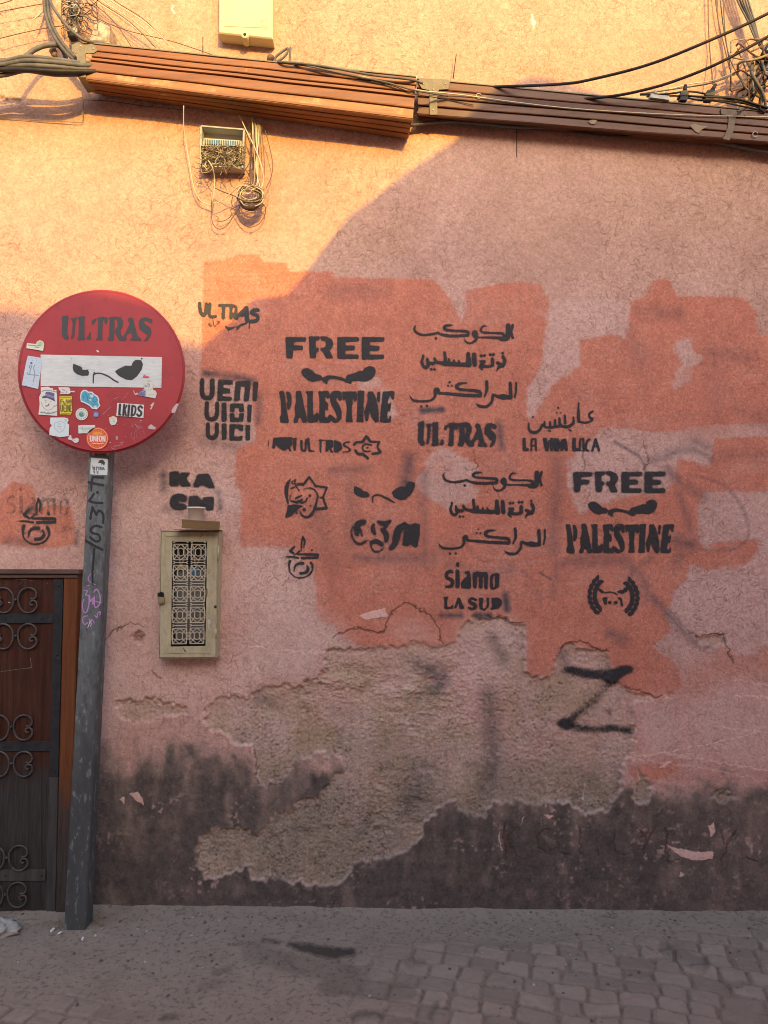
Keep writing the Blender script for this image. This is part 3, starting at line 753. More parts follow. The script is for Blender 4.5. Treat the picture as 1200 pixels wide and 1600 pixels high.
G_VENI = [s([40,45,42,45,45],[(105,890),(108,1045),(158,1078),(205,1050),(212,895)]), p([(275,890),(425,895),(420,940),(325,935),(322,975),(395,985),(395,1030),(318,1030),(312,1065),(415,1070),(410,1105),(265,1105)]), p([(455,910),(600,900),(610,930),(590,1110),(540,1110),(555,960),(505,955),(495,1105),(440,1110)]), p([(640,915),(690,915),(670,1110),(632,1110)]),
 s(38,[(155,1132),(155,1270),(208,1300),(255,1268),(262,1135)]), p([(312,1130),(358,1130),(358,1320),(308,1325)]), p([(400,1140),(535,1140),(540,1220),(495,1225),(490,1180),(440,1178),(440,1222),(395,1220)]), p([(395,1238),(440,1238),(438,1285),(490,1290),(495,1238),(538,1238),(530,1320),(395,1325)]), p([(582,1150),(622,1150),(610,1330),(575,1330)]),
 s(38,[(165,1352),(165,1462),(208,1494),(250,1466),(258,1355)]), p([(312,1345),(358,1345),(355,1510),(312,1510)]), p([(390,1350),(530,1360),(528,1420),(490,1415),(485,1395),(437,1390),(435,1480),(480,1485),(525,1470),(520,1520),(390,1520)]), p([(560,1360),(605,1360),(600,1520),(558,1520)])]
G_STAR = [s([4,9,4],[(58,160),(56,200),(52,245)]), p([(105,145),(280,140),(275,215),(205,265),(150,235),(125,200),(115,245),(92,245)]), s(14,[(240,210),(262,268)]), p([(290,150),(320,145),(310,270),(292,260)]), s(18,[(365,170),(368,250),(400,262),(410,165)]), s(18,[(430,150),(440,265)]), s([18,8],[(440,265),(488,272)]),
 s(8,[(525,168),(590,168)]), s(14,[(545,165),(545,280)]), p([(598,170),(660,165),(660,230),(620,250),(610,275),(595,275)]), s(14,[(625,235),(655,278)]), p([(675,165),(735,190),(745,250),(700,280),(672,275)]), s([8,14,14,8],[(822,182),(775,190),(766,215),(812,242),(815,270),(755,278)]),
 s(18,[(858,212),(880,188),(940,182)]), s(20,[(940,182),(975,130)]), s(20,[(975,130),(1015,182)]), s(14,[(1015,182),(1095,182)]), s(18,[(1095,182),(1080,235),(1108,275)]), s(20,[(1108,278),(1075,290),(1030,295)]), s(20,[(872,262),(895,295),(940,295)]), s(20,[(940,295),(988,335)]), s(12,[(1025,212),(965,205),(938,235),(955,270),(1012,270)]), dot(985,238,9)]
G_ARAB = [s([5,20,16,20,14],[(128,78),(110,115),(130,155),(190,178),(260,175),(310,165),(350,152)]), s([14,24,24,22],[(345,162),(420,185),(520,190),(638,185)]), s([22,22,18,22,24,8],[(638,185),(636,148),(560,140),(440,132),(402,110),(430,86),(492,84)]), dot(322,212,13),
 s([5,16,18,26,30,22],[(598,205),(620,250),(670,262),(718,222),(716,150),(692,165),(702,195)]), s([10,16,26],[(720,205),(850,205),(960,210)]), s([20,18,16,18,16,6],[(985,210),(988,168),(900,160),(790,155),(765,130),(790,92),(838,95)]), s([40,44,30],[(1035,85),(1028,205),(965,222)]), s([24,14,22],[(1080,82),(1068,150),(1080,208)]),
 s([16,24,28,20],[(195,400),(182,450),(212,500),(248,480),(236,415)]), dot(197,385,13), s(26,[(240,460),(300,462)]), s(24,[(310,412),(328,445),(400,462)]), dot(275,518,12), dot(308,518,12), s([22,28],[(408,352),(420,460)]), s([40,34,34],[(400,462),(520,470),(640,472)]), s(16,[(450,415),(455,460)]), s(16,[(500,430),(505,460)]), s(14,[(545,432),(560,460)]), s([32,46],[(640,365),(648,475)]), s([34,38],[(698,370),(705,475)]),
 s([16,24,28,22,8],[(760,440),(800,442),(768,475),(762,500),(785,528)]), s(26,[(785,490),(850,490),(885,478)]), s(30,[(880,420),(880,480)]), dot(770,385,13), dot(802,383,12), dot(858,376,13), dot(890,374,13), s([28,28,28,20,8],[(985,395),(1002,440),(985,480),(945,495),(920,540)]), s(28,[(930,455),(985,485)]), dot(980,362,13),
 s([4,20,18,18,26,24,22,20],[(60,775),(100,825),(180,835),(270,825),(312,790),(316,722),(345,716),(352,752),(425,758)]), s([22,26,26],[(420,758),(500,765),(620,775),(762,780)]), s([26,26,22,26,26,10],[(762,775),(752,738),(660,725),(560,715),(525,688),(560,660),(627,655)]), s([26,24,12],[(822,638),(826,720),(800,790)]), dot(458,645,10), dot(443,682,10), dot(480,682,10),
 s([4,26,20,22,24,20],[(708,852),(760,885),(830,882),(876,830),(886,772),(930,785)]), s([20,50,28],[(920,785),(985,790),(1060,798)]), s(28,[(1055,655),(1062,790)]), s([18,16,12],[(1115,650),(1114,730),(1102,795)]), dot(178,885,11), dot(235,882,12)]
G_LOCA = [p([(683,250),(700,250),(702,315),(720,310),(720,328),(685,328)]), s(9,[(735,326),(738,256)]), s(9,[(738,256),(762,256)]), s(9,[(762,256),(764,326)]), s(6,[(738,296),(764,296)]), p([(805,250),(828,250),(836,290),(840,262),(845,262),(838,328),(822,328)]), p([(850,250),(868,250),(865,328),(852,328)]), p([(873,250),(900,255),(912,290),(900,328),(873,328)]), p([(915,260),(945,252),(957,328),(940,328),(935,300),(925,328),(912,328)]),
 p([(985,250),(1003,250),(1003,315),(1018,310),(1018,328),(985,328)]), s(10,[(1032,255),(1027,322)]), s(10,[(1050,255),(1054,322)]), s(5,[(1032,253),(1050,253)]), s(5,[(1027,325),(1054,325)]), s(10,[(1088,258),(1072,268),(1066,318),(1082,326)]), s(11,[(1104,326),(1124,256)]), s(11,[(1124,256),(1146,326)]), s(6,[(1112,300),(1138,300)]),
 s(10,[(1108,88),(1086,103),(1088,124),(1108,135),(1085,152),(1058,156)]), s([5,16,16],[(1022,34),(1020,100),(1022,150)]), s(10,[(1060,158),(1025,150)]), s([8,14,14,12],[(990,122),(988,162),(950,182),(915,176)]), s(12,[(938,112),(940,160)]), s(12,[(905,130),(908,172)]), s(12,[(880,140),(878,178)]), s(12,[(915,176),(850,186)]), s(10,[(848,150),(850,184)]), s(10,[(815,150),(818,182),(850,186)]), s([8,14,15,12],[(720,160),(724,202),(755,216),(785,202),(802,168)]), dot(745,122,6), dot(898,66,6), dot(890,97,5), dot(912,97,5), dot(965,200,5), dot(975,206,5), dot(838,205,5), dot(850,208,5)]
G_FACE = [p([(222,100),(165,160),(132,240),(135,320),(160,430),(185,485),(190,470),(175,380),(180,300),(185,220),(200,150)]), p([(180,490),(260,475),(400,495),(330,525),(275,580),(210,640),(140,660),(145,630),(165,580)]), s(30,[(320,192),(385,190)]), s([30,18],[(385,205),(475,88)]), s([18,22],[(475,88),(560,215)]), s(24,[(560,215),(718,238)]), s(20,[(718,245),(665,372)]), s(16,[(665,378),(625,378)]), s(24,[(665,380),(712,515)]), s(30,[(712,525),(560,535)]),
 s([8,18,18,18,30,30,22,16],[(395,262),(480,245),(550,275),(592,350),(575,440),(545,540),(500,620),(440,650),(380,630),(345,575)]), dot(482,352,20), s(16,[(370,455),(425,428),(450,380)]), dot(490,490,12), dot(405,545,20), s([8,32,30,14],[(208,422),(290,440),(350,428),(380,400)]), s([12,26,12],[(275,395),(320,370),(375,348)]), s(12,[(278,120),(280,195),(335,285)]), s(14,[(220,252),(272,232)]), s(8,[(262,145),(238,150),(235,185),(265,182)]), s(10,[(215,345),(208,400)]), s(14,[(290,605),(308,582)])]
G_SEAL = [s([10,18,12],[(385,905),(366,1000),(365,1120)]), s([10,20,8],[(385,905),(410,985),(395,1085)]), s([20,28,28],[(270,1055),(210,1115)]), s(26,[(210,1125),(255,1150)]), s([8,16],[(260,1180),(342,1120)]), dot(510,1105,15), s([4,20,18],[(100,1200),(210,1200),(325,1215)]), s([16,28,26],[(310,1165),(450,1165),(590,1168)]), s(28,[(370,1216),(590,1214)]), s(22,[(595,1172),(590,1210)]),
 s([30,16,14,16,16,22,30],[(208,1255),(192,1330),(212,1420),(290,1482),(370,1490),(460,1460),(512,1390),(518,1320),(495,1278)]), s([12,28,36],[(262,1405),(280,1325),(330,1292),(388,1290)]), s([10,32,32,34],[(438,1308),(456,1370),(420,1420),(350,1428)])]
G_CSM = [p([(205,210),(295,250),(320,280),(380,295),(405,330),(395,355),(300,360),(230,330),(200,290)]), s([10,20,18,18,26,12],[(448,440),(450,360),(490,330),(560,338),(640,375),(738,432)]), p([(705,295),(760,250),(830,215),(890,225),(910,165),(950,150),(1010,165),(1015,210),(970,310),(880,390),(820,395),(740,360)])]
G_CSM2 = [s([60,80,70,40],[(335,690),(262,712),(238,780),(238,860)]), s([14,16,24,34,16],[(180,735),(162,850),(208,950),(280,985),(385,930)]), s(18,[(292,790),(305,880)]), s([36,50,30],[(455,725),(452,800),(482,850)]), s([40,60,40],[(525,690),(600,712),(685,680)]), s(26,[(640,735),(605,775)]), s([50,62,40],[(580,795),(632,860),(628,950)]), s([40,56,50],[(430,960),(500,950),(570,990)]), s([18,18,22,14],[(425,970),(430,1040),(480,1088),(540,1080),(602,1038)]),
 s([40,90,90,70,50],[(880,710),(800,790),(765,900),(745,980),(690,1045)]), p([(880,700),(960,740),(1000,710),(1080,720),(1070,870),(1040,1000),(1070,1000),(1010,1035),(960,980),(900,1010),(850,1000),(870,860)])]
G_SIAMO = [s([30,45,40,45,45,30],[(292,225),(268,208),(218,232),(212,300),(288,340),(282,420),(205,432)]), p([(345,190),(395,190),(395,445),(345,450)]), p([(345,95),(385,75),(395,130),(375,155),(350,130)]), p([(455,220),(540,205),(555,300),(560,440),(540,460),(425,450),(420,370),(480,300),(510,290),(505,250)]), p([(590,235),(640,215),(700,225),(790,220),(805,260),(800,440),(800,465),(770,465),(755,440),(755,280),(725,280),(725,440),(710,465),(680,440),(682,280),(645,285),(640,450),(610,455),(595,430)]), p([(845,280),(880,240),(890,260),(870,330),(875,420),(880,470),(850,465),(838,400)]), p([(910,240),(965,235),(970,280),(965,420),(945,450),(905,460),(915,400)])]
G_SIAMO += [s(24,[(866,268),(935,248)]), s(24,[(876,458),(935,440)])]
G_SUD = [p([(160,580),(235,575),(240,595),(220,605),(215,725),(270,725),(290,690),(305,695),(300,750),(180,750),(185,700),(180,605)]), p([(370,590),(400,590),(440,690),(470,745),(405,755),(400,740),(385,640),(350,740),(315,750),(345,680)]), s([26,36,40,44,36,22],[(640,622),(580,600),(542,625),(552,660),(618,690),(628,728),(580,752),(528,735)]), p([(680,590),(740,590),(735,620),(725,720),(745,760),(790,720),(795,610),(780,590),(830,590),(820,620),(820,720),(760,780),(690,755),(685,690)]), p([(850,600),(960,590),(1005,630),(1000,700),(950,745),(840,765),(870,720),(865,620)])]
def leaf(cx, cy, a, L, w):
    out = []
    for k in range(11):
        u = k/10; out.append((u-0.5, math.sin(math.pi*u**0.85)*0.5))
    pts = out + [(x, -y) for x, y in out[::-1]]
    ca, sa = math.cos(a), math.sin(a)
    return p([(cx+x*L*ca-y*w*sa, cy+x*L*sa+y*w*ca) for x, y in pts])
G_LAUREL = []
for side in (-1, 1):
    for k in range(8):
        th = R(132 + k*13.2); rx, ry = 335, 330
        x, y = rx*math.cos(th), -ry*math.sin(th)
        grow = math.atan2(ry*math.cos(th), rx*math.sin(th))       # towards the top of the wreath
        for off, da in ((42, -0.5), (-42, 0.5)):
            X, Y, a = x+math.cos(th)*off, y-math.sin(th)*off, grow+da
            if side == 1: X, a, Y = -X, math.pi-a, Y+25
            G_LAUREL.append(leaf(590+X, 455+Y, a, 112, 56))
G_EMB = [p([(345,335),(400,360),(450,405),(420,420),(370,390)]), s([18,12,18,10],[(455,412),(530,400),(600,412),(655,448)]), p([(635,400),(700,370),(740,380),(760,335),(810,330),(800,385),(740,425),(690,415)]), p([(415,490),(490,485),(490,520),(475,600),(450,600)]), p([(650,490),(715,485),(740,620),(710,620),(700,530),(660,505)]), dot(530,565,26), dot(625,565,26), s(8,[(580,570),(590,620)])]
G_KACM = [p([(250,175),(385,165),(390,260),(430,190),(575,185),(500,270),(590,395),(440,400),(395,330),(385,395),(250,390)]), p([(690,210),(860,205),(960,430),(830,415),(800,380),(730,380),(710,410),(605,405)]), p([(768,275),(790,330),(745,335)], -1), s([100,110,120,110,100,80],[(470,590),(400,570),(330,600),(310,660),(350,710),(470,720)]), p([(560,560),(690,550),(750,640),(790,570),(940,565),(930,770),(820,770),(810,700),(780,740),(700,700),(690,760),(570,770),(545,700)])]

I1 = (1,1,0,0)
def graffiti(label, layers, blur_all=None):
    halo = [(rgb, 0.34*st, A, pr, 4.5) for rgb, st, A, pr, bl in layers if bl < 3 and rgb is BLK]
    return decal('graffiti', halo+layers, wall, on_wall, M_SPRAY, 0.72, label, 0.10)
CF = crop(430,510,6)
graffiti('black stencil reading FREE PALESTINE with angry eyes, in the middle of the upper row',
         [(BLK,1.0,CF,G_FREE,0.9),(BLK,1.0,CF,G_BROW,0.6),(BLK,1.0,CF,G_PAL,0.9)])
C5 = crop(870,725,6)
def sub(src, dst, base):
    a = fit(src, dst); return (a[0]*base[0], a[1]*base[1], a[2]*base[0]+base[2], a[3]*base[1]+base[3])
graffiti('black stencil reading FREE PALESTINE with angry eyes, at the right above the laurel wreath',
         [(BLK,1.0,sub((100,103,1025,305),(155,75,1020,265),C5),G_FREE,1.2),(BLK,1.0,sub((245,375,940,548),(293,335,940,497),C5),G_BROW,0.6),(BLK,0.95,sub((38,605,1115,905),(85,562,1100,838),C5),G_PAL,1.0)])
graffiti('small black sprayed ULTRAS with Arabic writing on the orange patch', [((0.035,0.04,0.042),0.9,crop(300,460,6.667),G_SMALL,0.8)])
graffiti('black stencil reading VENI VIDI VICI beside the road sign', [(BLK,0.95,crop(300,460,6.667),G_VENI,1.0)])
graffiti('black stencil line of block letters ending in a star with a C', [(BLK,1.0,crop(410,660,6),G_STAR,0.7)])
graffiti('black Arabic stencil of three lines, upper one on clean orange paint', [(BLK,1.0,crop(630,495,6.316),G_ARAB,0.7)])
graffiti('black Arabic stencil of three lines, lower one crossing a scraped pale patch', [(BLK,0.92,crop(675,725,6.316),G_ARAB,0.9)])
CU = crop(640,620,3.871)
graffiti('black serif stencil reading ULTRAS under the upper Arabic lines', [(BLK,1.0,sub((110,150,1052,425),(52,148,525,306),CU),G_ULTRAS,1.3)])
graffiti('black stencil of one Arabic word over LA VIDA LOCA', [(BLK,1.0,CU,G_LOCA,0.8)])
CS = crop(430,735,8.89)
graffiti('black stencil of a star-edged face', [(BLK,1.0,CS,G_FACE,0.7)])
graffiti('black round Arabic emblem stencil below the star-edged face', [(BLK,1.0,CS,G_SEAL,0.6)])
graffiti('black round Arabic emblem stencil above the door over faded letters', [((0.13,0.105,0.10),0.36,sub((185,75,970,475),(85,185,1005,610),crop(0,740,9.23)),G_SIAMO,0.8),
         ((0.13,0.105,0.10),0.26,sub((160,575,1005,780),(50,710,1030,910),crop(0,740,9.23)),G_SUD,1.6),
         (BLK,1.0,sub((100,905,600,1490),(215,350,800,1015),crop(0,740,9.23)),G_SEAL,0.6)])
CC = crop(530,735,8.57)
graffiti('black stencil of angry eyes above gothic letters', [(BLK,1.0,CC,G_CSM,0.7),(BLK,0.95,CC,G_CSM2,1.8)])
CM = crop(675,870,9.23)
graffiti('black stencil reading siamo LA SUD', [(BLK,1.0,CM,G_SIAMO,0.8),(BLK,1.0,CM,G_SUD,0.8)])
graffiti('black laurel wreath stencil with a face in it', [(BLK,1.0,crop(900,885,10),G_LAUREL,0.5),(BLK,1.0,crop(900,885,10),G_EMB,0.6)])
graffiti('black stencil of the letters KA CM above the metal cabinet', [(BLK,0.97,crop(240,720,10),G_KACM,1.6)])
graffiti('freehand black sprayed Z on the bare plaster', [(BLK,0.82,I1,[s([10,13,13],[(886,1046),(920,1053),(958,1056)])],5),(BLK,0.85,I1,[s([12,16,10],[(956,1058),(972,1048),(986,1046)])],4),
         (BLK,0.60,I1,[s([11,9,12],[(962,1060),(925,1098),(882,1134)])],6),(BLK,0.75,I1,[s([14,9,8,10],[(878,1130),(895,1136),(930,1141),(955,1138)])],5),(BLK,0.60,I1,[s([9,13],[(958,1138),(987,1143)]),dot(910,1082,4,.8),dot(952,1113,5)],4)])

GH = (0.20,0.075,0.055)
for lab, box, pr, src, k in (('faint ghost of the word ULTRAS showing through the repaint, upper right', (992,478,1062,502), G_ULTRAS, (110,150,1052,425), 0.26),
     ('faint ghost of lettering in the repaint at the right edge, above the middle', (1095,540,1190,580), G_ULTRAS, (110,150,1052,425), 0.24),
     ('faint ghost of lettering in the repaint, left of the upper Arabic stencil', (520,440,605,470), G_ULTRAS, (110,150,1052,425), 0.22),
     ('faint ghost of lettering in the lower orange band at the right edge', (1110,698,1196,724), G_PAL, (38,605,1115,905), 0.22)):
    decal('graffiti', [(GH, k, fit(src, box), pr, 1.4)], wall, on_wall, M_SPRAY, 0.8, lab, 0.05)

# ------------------------------------------------------------------ the lane
GS = 0.0025
hx = np.arange(-1.62, 1.62, GS); hy = np.arange(-0.95, 0.06, GS)
gX, gY = np.meshgrid(hx, hy); GSH = gX.shape
qx, qy = proj(gX, gY, 0.0)
f1 = fbm(GSH, 120, 4, 201); f2 = fbm(GSH, 30, 4, 202); f3 = fbm(GSH, 6, 3, 203)
# setts: a jittered grid of worn stones, laid at a slant
ca, sa = math.cos(R(-14)), math.sin(R(-14))
cu, cv = 0.092, 0.070
U = (gX*ca + gY*sa + (fbm(GSH, 60, 2, 204)-0.5)*0.03)/cu; Vv_ = (-gX*sa + gY*ca + (fbm(GSH, 60, 2, 205)-0.5)*0.03)/cv
iv = np.floor(Vv_).astype(int)
def hsh(a, b, k):
    return ((np.sin(a*127.1+b*311.7+k*74.7)*43758.5453) % 1.0)
U = U + hsh(iv, iv*0, 4)*0.8
ui = np.floor(U).astype(int); fu = U-ui; fv = Vv_-iv
jl = 0.30*(hsh(ui, iv, 1)-0.5); jr = 0.30*(hsh(ui+1, iv, 1)-0.5)          # uneven upright joints
el_ = (fu-jl)*cu; er_ = (1+jr-fu)*cu
cell = np.where(el_ < 0, ui-1, np.where(er_ < 0, ui+1, ui))
el_ = np.abs(el_); er_ = np.abs(er_)
eh = np.minimum(fv, 1-fv)*cv; ew = np.minimum(el_, er_)
sid = hsh(cell, iv, 3)
rr_ = 0.016
gap = np.where((eh < rr_) & (ew < rr_), rr_-np.hypot(rr_-eh, rr_-ew), np.minimum(eh, ew)) + (f3-0.5)*0.007 + (f2-0.5)*0.008
top = np.clip((gap-0.001)/0.008, 0, 1); top = top*top*(3-2*top)
tilt = (hsh(cell, iv, 5)-0.5)*(fv-0.5)*0.012 + (hsh(cell, iv, 6)-0.5)*(fu-0.5)*0.012
# how far the stones are bare: buried in trodden dirt along the wall and on the left
bare = np.clip((qx-560 + (f1-0.5)*260)/130, 0, 1)*np.clip((qy-1458 - np.clip((700-qx)*0.18, 0, 60) + (f1-0.5)*50)/26, 0, 1)
bare = np.maximum(bare, 0.85*np.clip((300-qx + (f1-0.5)*220)/120, 0, 1)*np.clip((qy-1535+(f1-0.5)*70)/28, 0, 1))
bare = np.clip(bare*(0.55+0.7*f2) - 0.45*np.clip((f2-0.55)*5, 0, 1)*(qx < 900), 0, 1)
hgt = (f1-0.5)*0.022 + (f2-0.5)*0.005 + (f3-0.5)*0.0022
crumb = np.clip(fbm(GSH, 4, 2, 207)*4-2.7, 0, 1)
hgt = hgt + crumb*0.0018*(1-bare)
hgt = hgt + bare*(top*(0.0045+0.005*sid+tilt) - 0.004 + (fbm(GSH, 9, 4, 208)-0.5)*0.007*top)
heap = np.exp(-np.clip(-gY, 0, 1)/0.045)*(0.012+0.010*(f2-0.3))
hgt = hgt*np.clip(0.35+(-gY)/0.08, 0, 1) + heap
rut = seg_cover(qx+(f2-0.5)*20, qy+(f3-0.5)*8, [(1015,1478),(1060,1500),(1110,1520),(1150,1540)], 10, 4)
hgt = hgt - rut*0.012
wet = np.zeros(GSH, np.float32)
wX, wY = qx+(f1-0.5)*40+(f2-0.5)*18, qy+(f2-0.5)*9+(f3-0.5)*5
for pts, w, a in [([(462,1478),(490,1484),(520,1490),(556,1492)],[8,15,20,14],.95),([(425,1474),(445,1476)],6,.8),([(335,1520),(360,1512)],10,.4),([(560,1594),(600,1588)],[8,10],.6),([(640,1508),(665,1504)],6,.45),
                   ([(680,1570),(672,1590)],9,.45),([(400,1490),(560,1530)],34,.28),([(310,1540),(340,1535)],14,.3),([(250,1590),(270,1588)],12,.5),([(1040,1480),(1110,1510)],14,.4),([(520,1545),(640,1552)],26,.35),([(610,1598),(660,1598)],8,.35)]:
    wet = np.maximum(wet, seg_cover(wX, wY, pts, w, 3.5)*a)
xl2, xr2 = ext(hx, -9.0, 9.0); yl2, yr2 = ext(hy, -9.0, 0.30)
GX_ = np.concatenate([xl2, hx, xr2]); GY_ = np.concatenate([yl2, hy, yr2])
def gfull(a, fill=0.0):
    out = np.pad(a, ((len(yl2), len(yr2)), (len(xl2), len(xr2))), mode='edge')
    m = np.zeros(out.shape, np.float32); m[len(yl2):len(yl2)+GSH[0], len(xl2):len(xl2)+GSH[1]] = 1
    return (out*m + fill*(1-m)).astype(np.float32)
gXX, gYY = np.meshgrid(GX_, GY_)
Z_ = gfull(hgt, -0.002)
idx = np.arange(gXX.size).reshape(gXX.shape)
Qg = np.stack([idx[:-1,:-1].ravel(), idx[:-1,1:].ravel(), idx[1:,1:].ravel(), idx[1:,:-1].ravel()], 1)
B1 = np.stack([gfull(bare*top, 0.3), gfull(wet), gfull(sid, 0.5), gfull(bare*(1-top))], -1)
t = NT('trodden_lane')
b1 = t.attr('lane'); rb = t.sep(b1.outputs['Color']); bA = b1.outputs['Alpha']
n1 = t.noise(6, 6, 0.65); n2 = t.noise(60, 5, 0.65); n3 = t.noise(420, 3, 0.7)
dirtc = t.ramp(n1, [(0.3, (0.245,0.194,0.146)), (0.7, (0.375,0.300,0.232))])
dirtc = t.mix(t.math('MULTIPLY', t.sstep(n1, 0.50, 0.66), 0.45), dirtc, (0.20,0.155,0.120))
dirtc = t.mix(t.math('MULTIPLY', t.sstep(n3, 0.53, 0.68), 0.7), dirtc, (0.38,0.32,0.27))
dirtc = t.mix(t.math('MULTIPLY', t.sstep(n2, 0.50, 0.66), 0.6), dirtc, (0.095,0.078,0.072))
stone = t.ramp(rb[2], [(0.0, (0.235,0.186,0.145)), (0.5, (0.295,0.236,0.186)), (1.0, (0.360,0.292,0.232))])
stone = t.mix(t.math('MULTIPLY', t.sstep(n2, 0.45, 0.75), 0.5), stone, (0.30,0.25,0.23))
stone = t.mix(t.math('MULTIPLY', t.sstep(n3, 0.55, 0.75), 0.5), stone, (0.09,0.075,0.07))
c = t.mix(rb[0], dirtc, stone)
c = t.mix(t.math('MULTIPLY', bA, 0.50), c, (0.165,0.128,0.100))
c = t.mix(t.math('MULTIPLY', rb[1], 0.88), c, (0.032,0.026,0.024))
t.base(c); t.rough(t.math('MULTIPLY_ADD', rb[1], -0.25, 0.88)); t.b.inputs['Specular IOR Level'].default_value = 0.3
t.bump(n3, 0.0034, 0.9)
ground = mesh_obj('ground', np.stack([gXX.ravel(), gYY.ravel(), Z_.ravel()], 1), Qg, t.m, None, True, (0,0,0), {'lane': ('FLOAT_COLOR', B1)})
tag(ground, 'grey trodden lane of dirt and worn stone setts', 'ground', None, 'structure')
def gz_at(x, y):
    i = int(np.clip((x-hx[0])/GS, 0, len(hx)-1)); j = int(np.clip((y-hy[0])/GS, 0, len(hy)-1)); return float(hgt[j, i])

# ------------------------------------------------------------------ common materials
M_POLE = weathered('grey_painted_steel', (0.165,0.190,0.200), (0.23,0.255,0.265), 0.5, 9, 0.0, (1,1,0.25), 0.0006, (0.12,0.115,0.11), (0.54,0.66), 7)
M_GALV = weathered('galvanised_steel', (0.36,0.33,0.27), (0.52,0.48,0.40), 0.55, 26, 0.25, (1,1,1), 0.0008, (0.33,0.22,0.13), (0.56,0.70), 30)
M_IRON = weathered('black_forged_iron', (0.018,0.019,0.022), (0.038,0.038,0.041), 0.6, 40, 0.0, (1,1,1), 0.0012, (0.075,0.05,0.04), (0.6,0.72), 25)
M_CABLE = weathered('grey_cable_sheath', (0.085,0.080,0.072), (0.165,0.155,0.138), 0.55, 30, 0, (1,1,1), 0.0003, (0.12,0.10,0.08), (0.55,0.7), 22)
M_CABLE2 = weathered("black_cable_sheath", (0.018,0.015,0.014), (0.040,0.033,0.030), 0.5, 30, 0, (1,1,1), 0.0002)
M_BROWNW = weathered('brown_wire', (0.13,0.075,0.045), (0.21,0.125,0.08), 0.5, 30, 0, (1,1,1), 0.0002)
M_BEIGE = weathered('beige_wire', (0.52,0.43,0.28), (0.70,0.60,0.42), 0.5, 30, 0, (1,1,1), 0.0002)
M_OLIVE = weathered('dusty_olive_wire', (0.24,0.19,0.11), (0.40,0.32,0.20), 0.55, 30, 0, (1,1,1), 0.0002)
M_DARKW = weathered('dark_thin_wire', (0.05,0.035,0.025), (0.10,0.07,0.05), 0.5, 30, 0, (1,1,1), 0.0002)
M_BLACKP = weathered('black_plastic', (0.018,0.018,0.02), (0.035,0.034,0.036), 0.45, 40, 0, (1,1,1), 0.0003)

# ------------------------------------------------------------------ round no entry sign on its pole
DP, DSG = 0.150, 0.178
base = Pg(119, 1456)
sign = thing('road_sign', 'round red no entry sign covered in stickers, on a leaning grey post', 'road sign', (base[0], base[1], 0))
def pole_pt(f, k):   # f 0 foot .. 1 head; k: 0 left edge, 1 front right edge
    a = P(99, 1456, DP) if k == 0 else P(133.5, 1456, DP)
    b = P(139, 700, DP) if k == 0 else P(170, 700, DP)
    return a + (b-a)*f
mb = MB()
rings = []
for i in range(25):
    f = -0.02 + 1.02*i/24
    L, Rr = pole_pt(f, 0), pole_pt(f, 1)
    dpt = 0.062; b = 0.005
    w = 0.0006*math.sin(i*2.1)
    ring = [L+[b,0,0], Rr-[b,0,0], Rr+[0,b,0], Rr+[0,dpt-b,0], Rr+[-b,dpt,0], L+[b,dpt,0], L+[0,dpt-b,0], L+[0,b,0]]
    rings.append([q+np.array([w,0,0]) for q in ring])
Vp = [q for r in rings for q in r]; Fp = []
for i in range(24):
    for k in range(8):
        k2 = (k+1) % 8; Fp.append((i*8+k, i*8+k2, (i+1)*8+k2, (i+1)*8+k))
Fp.append(tuple(24*8+k for k in range(8)))
mb.add(Vp, Fp)
t = NT('sooty_steel_post')
g1 = t.noise(7, 6, 0.65, (1,1,0.3)); g2 = t.noise(60, 4, 0.65, (1,1,0.4)); g3 = t.noise(300, 2, 0.6)
c = t.ramp(g1, [(0.3, (0.105,0.116,0.118)), (0.7, (0.180,0.192,0.192))])
hz = t.n('ShaderNodeSeparateXYZ'); t.l(t.geo.outputs['Position'], hz.inputs[0])
lowm = t.sstep(t.math('ADD', hz.outputs['Z'], t.math('MULTIPLY', t.math('SUBTRACT', g1, 0.5), 0.9)), 1.05, 0.45)
c = t.mix(t.math('MULTIPLY', lowm, 0.72), c, (0.045,0.045,0.045))
c = t.mix(t.math('MULTIPLY', t.sstep(g2, 0.50, 0.66), 0.62), c, (0.060,0.058,0.056))
c = t.mix(t.math('MULTIPLY', t.sstep(g2, 0.45, 0.33), 0.42), c, (0.33,0.35,0.36))
t.b.inputs['Specular IOR Level'].default_value = 0.15; t.base(c); t.rough(0.52); t.bump(g2, 0.0007, 0.6)
pole = mb.build('pole', t.m, sign)
pl = on_plane(DP+0.0012)
CPO = crop(110,690,5.1625)
decal('marker_tag', [((0.02,0.024,0.028),1,CPO,[s(17,[(180,283),(265,290)]),s(17,[(145,328),(265,352)]),s([15,12],[(182,283),(168,335)]),s([15,9],[(168,335),(168,400)]),dot(218,410,11),s(15,[(188,422),(150,478)]),s(15,[(150,480),(200,492),(258,494)]),
   s(16,[(160,622),(178,528)]),s(15,[(178,528),(208,590)]),s(15,[(208,590),(232,555),(265,590),(264,655)]),s(15,[(252,690),(205,678),(165,705),(175,735),(225,750),(240,790),(205,805),(158,770)]),s(17,[(125,800),(190,838),(258,872)]),s([16,16,14],[(192,865),(185,960),(178,1060)]),s([12,9],[(178,1060),(178,1150)])],0.3)],
   pole, pl, M_BRUSH, 0.55, 'black marker lettering written down the post')
